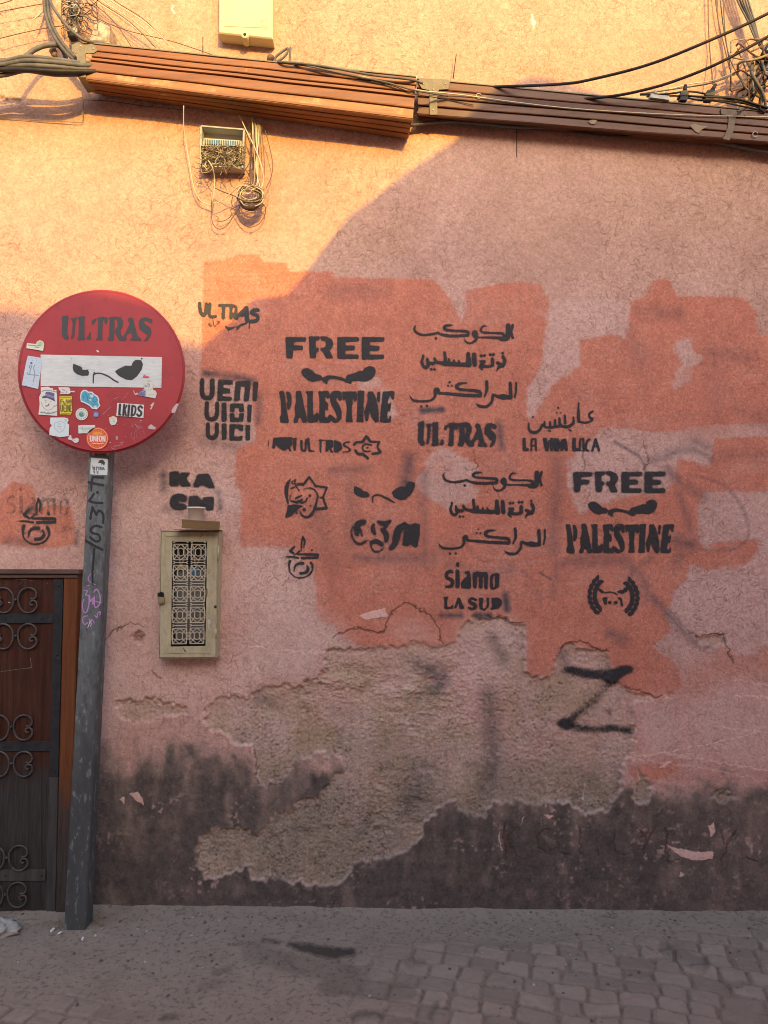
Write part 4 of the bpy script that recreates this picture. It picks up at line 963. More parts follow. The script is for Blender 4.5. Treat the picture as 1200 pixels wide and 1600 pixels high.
decal('marker_tag', [((0.42,0.24,0.47),0.9,CPO,[s(8,[(190,1045),(150,1085),(145,1115),(170,1140),(205,1155)]),s(8,[(130,1165),(155,1160)]),s(10,[(108,1200),(140,1205),(120,1235),(155,1240)]),s(11,[(150,1240),(150,1310),(130,1375),(105,1370),(97,1310),(110,1270)]),s(12,[(155,1240),(160,1290),(185,1260),(180,1310)]),
   s(11,[(195,1245),(195,1330),(222,1330),(240,1290),(235,1230),(210,1190),(190,1215)]),s(10,[(205,1290),(250,1300)]),s(10,[(140,1405),(105,1415),(97,1450),(115,1475),(140,1460)]),s(9,[(150,1430),(165,1465),(170,1430),(195,1465)]),s(9,[(195,1400),(215,1420),(220,1385),(240,1370),(238,1400)]),dot(120,1340,3)],0.3),
   ((0.75,0.75,0.78),0.9,CPO,[s(5,[(160,1450),(140,1500)]),s(4,[(170,1470),(160,1490)])],0.2)], pole, pl, M_BRUSH, 0.5, 'purple marker tag lower on the post')

# disc
t = NT('red_sign_enamel')
g1 = t.noise(5, 5, 0.6); g2 = t.noise(40, 5, 0.7); g3 = t.noise(16, 6, 0.75)
c = t.ramp(g1, [(0.3, (0.31,0.023,0.030)), (0.7, (0.41,0.038,0.044))])
c = t.mix(t.math('MULTIPLY', t.sstep(g3, 0.54, 0.66), 0.50), c, (0.22,0.022,0.028))
c = t.mix(t.math('MULTIPLY', t.sstep(g2, 0.70, 0.74), 0.5), c, (0.62,0.38,0.36))
t.base(c); t.rough(t.math('MULTIPLY_ADD', g2, 0.25, 0.38)); t.bump(g3, 0.0004, 0.4)
M_RED = t.m
def ell(k, d, n=96):
    out = []
    for i in range(n):
        a = 2*math.pi*i/n
        out.append(P(158.5+k*131.0*math.cos(a), 580.8+k*128.0*math.sin(a), d))
    return out
mb = MB(); n = 96
R0 = ell(0.0, DSG, n); Rs = [ell(0.97, DSG, n), ell(0.99, DSG-0.0008, n), ell(1.0, DSG-0.004, n), ell(1.0, DSG-0.013, n), ell(0.975, DSG-0.013, n)]
V_ = [q for r in Rs for q in r]; F_ = [tuple(range(n))]
for i in range(len(Rs)-1):
    for k in range(n):
        k2 = (k+1) % n; F_.append((i*n+k, i*n+k2, (i+1)*n+k2, (i+1)*n+k))
F_.append(tuple((len(Rs)-1)*n+k for k in range(n-1,-1,-1)))
mb.add(V_, F_)
disc = mb.build('disc', M_RED, sign)
for q in disc.data.polygons: q.use_smooth = len(q.vertices) == 4
dsurf = on_plane(DSG+0.0010)
CD = crop(0,430,3.75); CE = crop(80,470,6.6667)
M_WHITEB = weathered('scuffed_white_enamel', (0.56,0.60,0.60), (0.68,0.71,0.70), 0.5, 8, 0, (0.4,1,3), 0.0003, (0.45,0.46,0.46), (0.58,0.7), 12)
mb = MB(); mb.quadslab([P(63.5,554,DSG+0.0016), P(253,558,DSG+0.0016), P(252,606,DSG+0.0016), P(63.5,603,DSG+0.0016)], 0.0012)
bar = mb.build('white_bar', M_WHITEB, disc)
bsurf = on_plane(DSG+0.0024)
DK = (0.045,0.05,0.052)
decal('stencil_lettering', [(DK,0.97,CE,G_ULTRAS,0.5)], disc, dsurf, M_BRUSH, 0.5, 'dark stencilled word ULTRAS across the upper half')
decal('stencil_eyes', [((0.03,0.033,0.034),1,CE,[p([(230,655),(270,670),(315,690),(325,720),(380,720),(395,745),(385,780),(320,780),(270,765),(235,735),(225,700)]),s([10,13],[(438,857),(440,770)]),s([14,13,13,14,14,12],[(440,772),(470,755),(530,760),(600,790),(650,825),(697,850)]),dot(448,752,9),p([(665,735),(700,710),(775,675),(835,680),(850,640),(880,615),(935,618),(955,660),(940,720),(890,790),(840,825),(780,820),(720,790),(690,770)]),dot(943,603,9),dot(500,632,4),dot(500,648,4),dot(212,604,5),dot(190,608,3),s(5,[(375,715),(455,722)],.8),s(5,[(410,742),(455,730)],.7)],0.35),
   ((0.12,0.12,0.12),0.55,CE,[s(6,[(400,648),(480,665),(560,690),(630,688)]),s(5,[(460,800),(530,795),(590,812)])],0.4),((0.12,0.12,0.12),0.3,CE,[dot(1065,640,24),dot(1060,700,16)],2)], bar, bsurf, M_BRUSH, 0.5, 'black angry eyes and a nose line')
decal('paint_chips', [((0.72,0.66,0.62),0.95,CE,[s([14,18],[(478,520),(488,528)]),s(3,[(640,905),(700,880)])],0.2),((0.13,0.02,0.025),0.45,CE,[s(26,[(640,940),(760,950)])],3),
   ((0.62,0.45,0.44),0.8,crop(150,570,8.571),[s(5,[(90,665),(170,590),(200,560)]),s(4,[(340,475),(400,420),(430,370)]),s(12,[(505,345),(515,385)]),s(22,[(530,395),(555,385)]),p([(760,505),(785,510),(740,600),(720,590),(745,555),(720,550)]),s(3,[(800,470),(770,510)]),p([(1075,520),(1110,515),(1060,640),(1015,650),(1010,610),(1040,560)],.8),s(5,[(235,460),(290,435)]),s(6,[(240,1090),(300,1085),(360,1060)]),s(6,[(320,1050),(370,1030)]),dot(395,960,6),dot(190,1040,8),dot(130,850,5),dot(285,800,5),dot(600,745,8),dot(375,795,5),dot(165,675,5),s(5,[(205,1110),(260,1140)]),dot(1175,330,4),p([(260,960),(295,950),(300,1000),(270,1010)],.6)],0.25),
   ((0.62,0.48,0.48),0.75,crop(150,570,8.571),[s(6,[(490,780),(480,830),(520,800),(560,830),(600,790)]),s(6,[(500,850),(560,870),(620,830),(630,870)]),s(6,[(480,900),(470,960),(510,990),(520,900),(545,890),(545,970),(600,980),(585,910),(640,890),(640,980)]),s(5,[(510,1000),(515,1030)]),s(6,[(500,770),(570,775),(610,770)]),s(6,[(530,790),(560,850),(600,820)]),p([(690,830),(740,790),(760,810),(810,840),(790,870),(700,860)],.8)],0.3)],
   disc, dsurf, M_BRUSH, 0.5, 'scratches and bare chips in the red paint')

M_STICK = weathered('sticker_vinyl', (0.62,0.66,0.66), (0.72,0.74,0.73), 0.45, 20, 0, (1,1,1), 0.0001, None)
def sticker(label, aff, outline, ground_rgb, layers, res=0.42):
    """outline in crop coordinates; printed layers over a ground colour, on vinyl stuck to the disc"""
    ly = [(ground_rgb, 1.0, aff, [p(outline)], 0.15)] + [(c_, k_, aff, pr, b_) for c_, k_, pr, b_ in layers]
    return decal('sticker', ly, disc, on_plane(DSG+0.0031), M_PRINT, res, label, 0.3)
CL_ = crop(20,520,8); CR_ = crop(150,570,8.571)
W = (0.66,0.66,0.62)
def circ(cx, cy, r, n=28, ry=None): return [(cx+r*math.cos(2*math.pi*k/n), cy+(ry or r)*math.sin(2*math.pi*k/n)) for k in range(n)]
GRN = (0.36,0.52,0.26)
sticker('small white sticker with a pale green disc at its top', CL_, [(178,128),(292,140),(300,110),(335,93),(375,105),(393,140),(378,226),(168,192)], (0.66,0.68,0.58),
        [(GRN,0.55,[p(circ(340,140,42))],.3),((0.03,0.05,0.03),0.9,[s(9,[(190,152),(240,158),(290,162)]),s(8,[(275,178),(325,184)]),s(7,[(300,168),(340,150)])],.2),((0.12,0.30,0.08),0.7,[s(8,[(330,130),(352,120),(345,160)])],.3)])
sticker('pale blue speckled sticker with a black scribble, at the left end of the white bar', CL_, [(188,285),(350,312),(355,420),(318,702),(112,655),(160,400)], (0.50,0.60,0.70),
        [((0.07,0.10,0.20),0.75,[dot(*q,4) for q in ((200,330),(245,345),(300,350),(330,375),(290,395),(320,430),(310,470),(170,560),(300,600),(250,650),(170,660),(290,660),(200,600),(330,500),(180,500),(240,320),(295,320),(290,440))],.1),
         ((0.03,0.03,0.04),0.9,[dot(232,378,14),s(9,[(215,405),(205,440)]),s(8,[(240,405),(218,470),(212,515)]),s(7,[(180,500),(195,520),(322,532)]),s(7,[(275,405),(260,440),(275,500),(268,560),(255,615)])],.15)])
sticker('torn cream sticker of a smiling face in a purple brimmed hat', CL_, [(350,680),(440,672),(470,690),(500,690),(505,720),(545,712),(555,800),(555,1038),(320,1022),(335,900),(330,800),(350,760)], W,
        [((0.05,0.045,0.05),0.9,[s(8,[(362,735),(400,720),(450,722),(500,730),(545,740)]),s(9,[(345,995),(390,1000),(450,1010),(500,1000),(545,985)]),s(6,[(355,985),(375,1003),(395,988),(420,1008),(445,990),(470,1010),(500,990),(520,1005)]),s(5,[(400,840),(420,850)]),s(14,[(412,915),(440,910),(452,890)]),s(4,[(355,870),(380,930),(430,965),(490,950),(520,900)]),dot(412,868,5),dot(470,860,5),s(6,[(520,925),(548,905)])],.15),
         ((0.10,0.07,0.24),0.95,[p([(412,740),(450,735),(520,755),(520,830),(400,790)])],.2),((0.05,0.04,0.10),0.95,[p([(362,802),(395,785),(450,795),(520,825),(535,862),(500,845),(430,815),(370,818)])],.2),((0.6,0.6,0.7),0.7,[s(5,[(405,768),(520,800)]),s(4,[(402,784),(518,818)])],.1)])
sticker('yellow sticker reading FLAWI UEINE in black', CL_, [(582,795),(738,792),(742,990),(722,1022),(590,1020)], (0.66,0.55,0.04),
        [((0.03,0.03,0.02),0.95,[s(11,[(598,882),(598,835)]),s(10,[(598,838),(625,838)]),s(9,[(598,858),(620,858)]),s(11,[(636,835),(636,880),(656,880)]),s(9,[(664,882),(674,836),(686,882)]),s(8,[(666,866),(684,866)]),s(9,[(692,836),(700,880),(708,845),(716,880),(722,836)]),s(10,[(732,836),(732,882)]),
           s(13,[(600,902),(600,965),(612,982),(622,965),(622,902)]),s(12,[(664,904),(640,904),(640,982),(664,982)]),s(10,[(640,942),(660,942)]),s(12,[(674,902),(674,984)]),s(11,[(688,984),(688,904),(706,984),(706,904)]),s(11,[(736,904),(718,904),(718,982),(736,982)]),s(9,[(718,942),(732,942)]),s(9,[(600,808),(722,806)],.7),s(8,[(605,1008),(715,1008)],.8)],.12),(W,0.9,[p([(626,838),(640,826),(652,832),(650,850),(632,852)])],.2)])
sticker('torn scrap of white paper above the yellow sticker', CL_, [(570,682),(690,680),(720,700),(712,725),(775,725),(770,745),(730,740),(700,768),(590,765),(600,735),(580,715)], (0.66,0.60,0.58), [((0.10,0.08,0.12),0.8,[s(9,[(620,712),(650,720)]),dot(670,740,8),s(4,[(600,750),(640,745)])],.2)])
CY = (0.05,0.34,0.50)
sticker('cyan bubble lettering sticker with a white outline', CL_, [(842,800),(850,745),(880,712),(920,715),(945,735),(990,735),(1020,765),(1062,790),(1082,830),(1078,870),(1095,912),(1070,935),(1050,958),(990,948),(960,915),(900,880),(850,862)], (0.72,0.74,0.74),
        [(CY,0.97,[p([(852,800),(860,755),(885,726),(915,728),(942,750),(985,748),(1012,775),(1052,800),(1068,835),(1062,870),(1080,908),(1055,938),(1040,930),(1000,935),(968,900),(905,868),(858,848)])],.3),
         ((0.02,0.10,0.18),0.9,[s(7,[(905,760),(935,800),(930,840),(960,850)]),s(6,[(870,790),(890,800),(880,815)]),s(7,[(975,760),(985,800),(950,830)]),s(7,[(1020,800),(1000,840),(1030,870),(1045,830)]),s(6,[(1000,890),(1020,905),(1045,895)])],.2),(W,0.9,[p([(968,770),(1000,775),(1008,800),(980,812),(965,795)]),p([(950,832),(975,825),(985,845),(960,850)]),p([(1010,915),(1040,905),(1050,925),(1025,940)])],.3)])
sticker('round white sticker with a green emblem in its middle', CL_, circ(862,1016,77), (0.64,0.66,0.62),
        [((0.10,0.12,0.13),0.8,[dot(862+60*math.cos(a_),1016+60*math.sin(a_),5.5) for a_ in np.linspace(0,6.28,17)[:-1]],.15),((0.03,0.25,0.22),0.95,[p(circ(860,1018,36))],.4),((0.45,0.52,0.20),0.9,[s(10,[(850,1000),(880,995),(882,1025)])],.3),((0.06,0.16,0.40),0.9,[s(8,[(838,1010),(850,1040)]),s(7,[(862,1035),(880,1040)])],.3)])
sticker('tiny round blue sticker', CL_, circ(1040,1016,38,20), (0.12,0.12,0.34), [((0.55,0.55,0.65),0.9,[s(7,[(1022,1030),(1030,1000),(1038,1030)]),s(7,[(1048,1000),(1050,1030),(1062,1012)]),s(4,[(1010,1040),(1070,1042)])],.3)])
sticker('white torn sticker with a thin grey shield', CL_, [(470,1060),(640,1058),(690,1072),(698,1095),(680,1130),(705,1150),(700,1290),(600,1305),(455,1278),(462,1190),(488,1160),(465,1130)], (0.62,0.70,0.73),
        [((0.16,0.20,0.26),0.8,[s(4.5,[(522,1125),(555,1118),(590,1105),(620,1118),(655,1132)]),s(4.5,[(522,1125),(522,1180),(545,1220),(582,1246)]),s(4.5,[(655,1132),(648,1185),(625,1222),(582,1246)]),s(5,[(572,1145),(582,1132),(592,1145)]),s(6,[(560,1170),(605,1172)]),s(5,[(562,1195),(568,1205)]),s(5,[(590,1195),(596,1205)])],.15),((0.5,0.06,0.07),0.8,[s(5,[(650,1085),(680,1120)]),s(4,[(670,1080),(650,1110)])],.2)])
sticker('small white strip with green script beside the orange round sticker', CL_, [(818,1155),(1028,1152),(1032,1185),(950,1255),(820,1258)], (0.62,0.66,0.62), [((0.08,0.30,0.27),0.85,[s(8,[(838,1195),(870,1190)]),s(10,[(872,1182),(872,1212),(890,1212)]),s(8,[(900,1185),(905,1212),(925,1190)]),s(8,[(935,1212),(945,1188),(960,1210)]),s(7,[(965,1190),(1000,1192)])],.25),((0.2,0.2,0.2),0.7,[dot(880,1232,4),dot(905,1234,4),dot(930,1232,4)],.2)])
sticker('orange round sticker reading UNION at the bottom of the disc', CL_, circ(1058,1320,140,40), (0.66,0.085,0.02),
        [((0.72,0.36,0.06),0.9,[p([(985,1275),(1010,1240),(1060,1235),(1110,1240),(1130,1275)])],1),((0.75,0.62,0.50),0.85,[s(5,[(1058+124*math.cos(a_),1320+124*math.sin(a_)) for a_ in np.linspace(0,6.28,30)])],.15),((0.72,0.40,0.10),0.8,[dot(1058+105*math.cos(a_),1320+105*math.sin(a_),6) for a_ in np.linspace(0,6.28,19)[:-1]],.2),
         ((0.78,0.72,0.70),0.97,[s(13,[(968,1290),(970,1340),(980,1354),(994,1340),(992,1290)]),s(12,[(1012,1356),(1012,1292),(1040,1354),(1040,1290)]),s(14,[(1060,1290),(1060,1356)]),s(12,[(1088,1292),(1080,1320),(1090,1354),(1106,1345),(1108,1300),(1088,1292)]),s(12,[(1126,1356),(1126,1292),(1150,1354),(1152,1290)]),s(9,[(1000,1380),(1035,1386)]),s(9,[(1050,1382),(1090,1388)]),s(8,[(1100,1384),(1128,1378)]),s(8,[(1080,1440),(1110,1436)])],.2)])
sticker('torn white scrap low on the left of the disc', CL_, [(688,1330),(705,1285),(730,1275),(735,1320),(770,1325),(800,1310),(828,1330),(820,1365),(780,1380),(740,1345)], (0.66,0.60,0.58), [((0.3,0.05,0.06),.7,[s(5,[(740,1330),(780,1345)])],.2)])
sticker('white sticker reading LKIDS in black', CR_, [(285,510),(645,535),(635,712),(272,682)], (0.66,0.64,0.63),
        [((0.015,0.015,0.018),0.98,[s(34,[(322,535),(312,660)]),s(24,[(306,668),(330,670)]),s(34,[(378,540),(366,672)]),s(24,[(412,545),(382,605)]),s(26,[(385,600),(402,680)]),s(34,[(444,545),(432,680)]),s(32,[(488,550),(476,682)]),s(27,[(490,550),(522,562),(530,600),(515,660),(480,682)]),s(30,[(618,575),(595,555),(570,575),(575,605),(605,635),(600,672),(572,685),(552,665)])],.15)])
sticker('torn blue and white sticker at the right end of the white bar', CR_, [(640,200),(760,205),(780,280),(760,330),(800,350),(815,385),(795,450),(560,405),(600,355),(650,320),(640,270)], (0.62,0.62,0.58),
        [((0.05,0.09,0.28),0.9,[p([(560,405),(620,335),(665,345),(665,410),(640,420)]),s(11,[(655,270),(670,295),(690,270)]),s(11,[(690,250),(715,265),(705,300)]),s(7,[(690,215),(735,220)])],.3),((0.50,0.42,0.08),0.85,[s(9,[(640,315),(690,335),(750,320),(770,280)]),s(9,[(700,400),(780,400)]),s(7,[(755,260),(765,290)])],.3),((0.5,0.55,0.62),.8,[s(8,[(615,365),(640,355)]),s(7,[(640,385),(660,375)])],.3)])
sticker('torn pink scrap stuck on the white bar', CR_, [(628,150),(655,128),(668,145),(715,160),(690,172),(632,168)], (0.60,0.10,0.14), [])
sticker('torn white scrap with coloured lines right of centre', CR_, [(175,710),(230,685),(275,705),(285,750),(260,800),(210,812),(185,780)], (0.64,0.64,0.58), [((0.10,0.3,0.35),.8,[dot(240,755,10)],.4),((0.5,0.35,0.05),.8,[s(9,[(190,712),(240,725)])],.4),((0.6,0.3,0.1),.6,[s(6,[(220,700),(262,712)])],.3)])
ps = decal('sticker', [((0.60,0.66,0.66),1,CPO,[p([(165,130),(302,140),(298,272),(160,264)])],.1),((0.02,0.02,0.025),0.95,CPO,[p([(220,175),(235,150),(262,145),(280,170),(272,195),(258,180),(240,172)]),s(9,[(182,205),(195,225)]),s(8,[(196,205),(190,225)]),s(8,[(210,225),(210,206),(224,208)]),s(8,[(232,206),(228,226)]),s(8,[(240,226),(244,206),(254,226)]),s(8,[(262,226),(262,208),(274,226)]),s(6,[(185,240),(195,255),(195,235)]),s(6,[(212,235),(220,258),(224,238)]),s(4,[(175,190),(185,240)]),s(4,[(250,155),(250,190)])],.12)],
   pole, on_plane(DP+0.0014), M_PRINT, 0.4, 'white sticker with a black crest at the top of the post', 0.3)
for bx in (146, 168):
    mb = MB(); c0 = P(bx, 709, DP+0.001); mb.dome(c0, 0.006, 0.006); mb.build('bolt', M_GALV, sign, True)

# ------------------------------------------------------------------ old wooden door
t = NT('old_door_wood')
g1 = t.noise(9, 6, 0.7, (6,1,0.35)); g2 = t.noise(38, 5, 0.7, (5,1,0.22)); g3 = t.noise(5, 5, 0.7)
c = t.ramp(g1, [(0.25, (0.030,0.010,0.007)), (0.5, (0.056,0.020,0.013)), (0.75, (0.095,0.038,0.023))])
c = t.mix(t.math('MULTIPLY', t.sstep(g2, 0.5, 0.72), 0.55), c, (0.035,0.012,0.008))
hz = t.n('ShaderNodeSeparateXYZ'); t.l(t.geo.outputs['Position'], hz.inputs[0])
lowm = t.sstep(t.math('ADD', hz.outputs['Z'], t.math('MULTIPLY', t.math('SUBTRACT', g3, 0.5), 0.5)), 0.58, 0.40)
c = t.mix(t.math('MULTIPLY', lowm, 0.92), c, t.ramp(g2, [(0.3, (0.022,0.021,0.020)), (0.7, (0.060,0.057,0.054))]))
t.b.inputs['Specular IOR Level'].default_value = 0.15; t.base(c); t.rough(t.math('MULTIPLY_ADD', g2, 0.3, 0.45)); t.bump(g2, 0.0016, 0.7)
M_DOOR = t.m
t = NT('door_frame_wood')
g1 = t.noise(9, 6, 0.7, (6,1,0.35)); g2 = t.noise(38, 5, 0.7, (5,1,0.22)); g3 = t.noise(5, 5, 0.7)
c = t.ramp(g1, [(0.25, (0.110,0.034,0.013)), (0.75, (0.200,0.070,0.028))])
c = t.mix(t.math('MULTIPLY', t.sstep(g2, 0.5, 0.72), 0.5), c, (0.07,0.022,0.01))
hz = t.n('ShaderNodeSeparateXYZ'); t.l(t.geo.outputs['Position'], hz.inputs[0])
lowm = t.sstep(t.math('ADD', hz.outputs['Z'], t.math('MULTIPLY', t.math('SUBTRACT', g3, 0.5), 0.4)), 0.52, 0.36)
c = t.mix(t.math('MULTIPLY', lowm, 0.9), c, t.ramp(g2, [(0.3, (0.030,0.026,0.025)), (0.7, (0.07,0.062,0.058))]))
t.b.inputs['Specular IOR Level'].default_value = 0.15; t.base(c); t.rough(0.6); t.bump(g2, 0.0015, 0.7)
M_FRAME = t.m
DD = 0.028
b0 = P(20, 1437, 0.03)
door = thing('wooden_door', 'dark brown wooden door with black iron straps and scrolls, behind the sign post', 'door', (b0[0], -0.03, 0.0))
# panel runs on outside the picture to the left as a whole leaf
mb = MB(); mb.quadslab([P(-260,902,DD), P(99,902,DD), P(86,1440,DD), P(-270,1440,DD)], 0.045, 0.001)
for q in range(6):
    x0 = -240+q*62
    mb.quadslab([P(x0,1000,DD+0.0015), P(x0+58,1000,DD+0.0015), P(x0+56,1420,DD+0.0015), P(x0-2,1420,DD+0.0015)], 0.004, 0.001)
mb.build('panel', M_DOOR, door)
mb = MB(); mb.quadslab([P(99.5,903,DD+0.008), P(122,903,DD+0.008), P(108,1440,DD+0.008), P(86.5,1440,DD+0.008)], 0.055, 0.003)
mb.build('jamb', M_FRAME, door)
mb = MB(); mb.quadslab([P(-296,903,DD+0.008), P(-261,903,DD+0.008), P(-271,1440,DD+0.008), P(-306,1440,DD+0.008)], 0.055, 0.003); mb.build('jamb', M_FRAME, door)
mb = MB(); mb.quadslab([P(-300,889,DD+0.022), P(123.5,890.5,DD+0.022), P(123.5,897,DD+0.022), P(-300,896,DD+0.022)], 0.06, 0.002); mb.quadslab([P(-300,896.6,DD+0.012), P(121.5,897.6,DD+0.012), P(121.5,903,DD+0.012), P(-300,902.5,DD+0.012)], 0.045, 0.001)
mb.build('lintel', weathered('dusty_lintel_wood', (0.075,0.04,0.03), (0.16,0.11,0.09), 0.6, 14, 0, (0.3,1,3), 0.0012), door)
mb = MB(); mb.quadslab([P(84.5,904,DD+0.006), P(98.8,904,DD+0.006), P(91,1214,DD+0.006), P(76.5,1214,DD+0.006)], 0.008, 0.0012)
st = mb.build('iron_strap', M_IRON, door)
for py in (915, 1023, 1118, 1205):
    f = (py-904)/520; mb = MB(); mb.dome(P(91.8-13*f, py, DD+0.006), 0.0042, 0.003); mb.build('rivet', M_IRON, st, True)
M_DUSTW = weathered('sooty_strap_wood', (0.045,0.040,0.038), (0.085,0.078,0.072), 0.7, 20, 0, (3,1,0.3), 0.001)
mb = MB(); mb.quadslab([P(76.2,1214.5,DD+0.005), P(90.8,1214.5,DD+0.005), P(86,1433,DD+0.005), P(71.5,1433,DD+0.005)], 0.008, 0.0012); mb.build('iron_strap', M_DUSTW, door)
for (y0, y1, xr, mm) in ((958.5,974,84,M_IRON),(1158.5,1174,79,M_IRON),(1359,1377,71,M_DUSTW)):
    mb = MB(); mb.quadslab([P(-262,y0+1,DD+0.007), P(xr,y0,DD+0.007), P(xr-0.5,y1,DD+0.007), P(-262,y1+1,DD+0.007)], 0.009, 0.0012)
    st = mb.build('iron_strap', mm, door)
    for px_ in (8, 65, -60, -130):
        mb = MB(); mb.dome(P(px_, (y0+y1)/2, DD+0.007), 0.004, 0.003); mb.build('rivet', M_IRON, st, True)
SCR = [(248,292),(262,300),(280,296),(298,272),(290,235),(258,212),(220,208),(180,225),(150,265),(145,315),(158,365),(185,398),(222,411),(260,404),(290,380),(302,350),(292,322),(270,312),(250,320),(244,338),(258,350),(270,344)]
M_SCROLL = weathered('dusty_iron_scroll', (0.055,0.048,0.045), (0.12,0.105,0.10), 0.5, 40, 0.1, (1,1,1), 0.0006)
for row, (cy, cx) in enumerate(((938,43.5),(994.5,43.0),(1137,36.5),(1194,36.5),(1341,29),(1398.5,27))):
    for mirror in (False, True):
        for k in ((0,) if not mirror else (0,)):
            pts = []
            for x, y in SCR:
                dx = (x-225)/5.3333; dy = (y-310)/5.3333*1.02
                X = cx + dx if not mirror else cx - 37.5 - dx
                pts.append(P(X, cy+dy, DD+0.010))
            mb = MB(); mb.tube(pts, 0.0034, 6); mb.build('iron_scroll', M_SCROLL, door, True)
    mb = MB(); mb.dome(P(cx-18.7, cy-1, DD+0.010), 0.005, 0.006); mb.build('scroll_clip', M_SCROLL, door, True)
    for k in range(2):
        for mirror in (False, True):
            pts = []
            for x, y in SCR:
                dx = (x-225)/5.3333; dy = (y-310)/5.3333*1.02
                X = (cx + dx if not mirror else cx - 37.5 - dx) - 82*(k+1)
                pts.append(P(X, cy+dy, DD+0.010))
            mb = MB(); mb.tube(pts, 0.0034, 6); mb.build('iron_scroll', M_SCROLL, door, True)
decal('chalk_marks', [((0.42,0.36,0.30),0.6,crop(0,880,5.333),[s(3,[(0,905),(140,885),(262,872)]),s(4,[(255,790),(262,872)]),s(4,[(240,870),(270,875)]),s(9,[(70,325),(85,330)]),s(3,[(130,138),(200,135),(280,148)]),dot(395,168,4),s(3,[(165,180),(190,140)])],.2)], door, on_plane(DD+0.0035), M_BRUSH, 0.45, 'thin scratches in the dark wood')

# ------------------------------------------------------------------ meter cabinet, cardboard, cup
M_CAB = weathered('yellowed_cabinet_paint', (0.38,0.325,0.20), (0.51,0.445,0.29), 0.5, 14, 0, (1,1,0.5), 0.0006, (0.20,0.125,0.065), (0.60,0.72), 26)
M_CAB2 = weathered('yellowed_lattice_paint', (0.48,0.42,0.31), (0.60,0.54,0.41), 0.5, 30, 0, (1,1,1), 0.0004, (0.22,0.15,0.09), (0.62,0.74), 40)
M_DARKIN = weathered('dark_cabinet_inside', (0.022,0.019,0.016), (0.05,0.043,0.036), 0.7, 20, 0, (1,1,1), 0.0006)
DC = 0.068
cb = P(295, 1028, DC)
cab = thing('meter_cabinet', 'yellowed metal meter cabinet with a star lattice door on the pink wall', 'meter cabinet', (cb[0], -DC/2, cb[2]))
TL, TR, BR, BL = (250.8,829), (341.5,830), (337.3,1028.5), (247.8,1028.7)
oTL, oTR, oBR, oBL = (269,846), (323.6,846.5), (321,1009.5), (266.6,1010.5)
def slab4(mb, q, vec):
    q = [np.array(v, float) for v in q]; vec = np.array(vec, float)
    b = [v+vec for v in q]
    return mb.add(b+q, [(0,1,2,3),(7,6,5,4),(0,4,5,1),(1,5,6,2),(2,6,7,3),(3,7,4,0)])
mb = MB()
A_, B_, C_, D_ = P(*TL, DC-0.004), P(*TR, DC-0.004), P(*BR, DC-0.004), P(*BL, DC-0.004)
dep = np.array([0, DC-0.002, 0])
slab4(mb, [A_, B_, B_+dep, A_+dep], (0,0,-0.002)); slab4(mb, [D_, C_, C_+dep, D_+dep], (0,0,0.002))
slab4(mb, [A_, D_, D_+dep, A_+dep], (0.002,0,0)); slab4(mb, [B_, C_, C_+dep, B_+dep], (-0.002,0,0))
mb.build('body', M_CAB, cab)
mb = MB(); mb.quadslab([P(252,831,0.014), P(342,831,0.014), P(338,1027,0.014), P(249,1027,0.014)], 0.003); mb.build('back_plate', M_DARKIN, cab)
def lerp2(a, b, f): return (a[0]+(b[0]-a[0])*f, a[1]+(b[1]-a[1])*f)
mb = MB()
TLi, TRi, BRi, BLi = (252.2,830.5), (340.0,831.5), (336.0,1027), (249.2,1027.3)
mb.quadslab([P(*TLi,DC), P(*oTL,DC), P(*oBL,DC), P(*BLi,DC)], 0.006, 0.0008)
mb.quadslab([P(*oTR,DC), P(*TRi,DC), P(*BRi,DC), P(*oBR,DC)], 0.006, 0.0008)
mb.quadslab([P(*TLi,DC-0.0004), P(*TRi,DC-0.0004), P(*oTR,DC-0.0004), P(*oTL,DC-0.0004)], 0.006, 0.0004)
mb.quadslab([P(*oBL,DC-0.0004), P(*oBR,DC-0.0004), P(*BRi,DC-0.0004), P(*BLi,DC-0.0004)], 0.006, 0.0004)
cdoor = mb.build('door', M_CAB, cab)
# pressed border line on the door
mb = MB()
ins = [(258,837),(333.5,838),(329.5,1019.5),(255.5,1019.5)]
for i in range(4):
    a, b = ins[i], ins[(i+1) % 4]; mb.bar(P(*a, DC+0.0014), P(*b, DC+0.0014), 0.0035, 0.0016)
mb.build('moulding', M_CAB, cdoor)
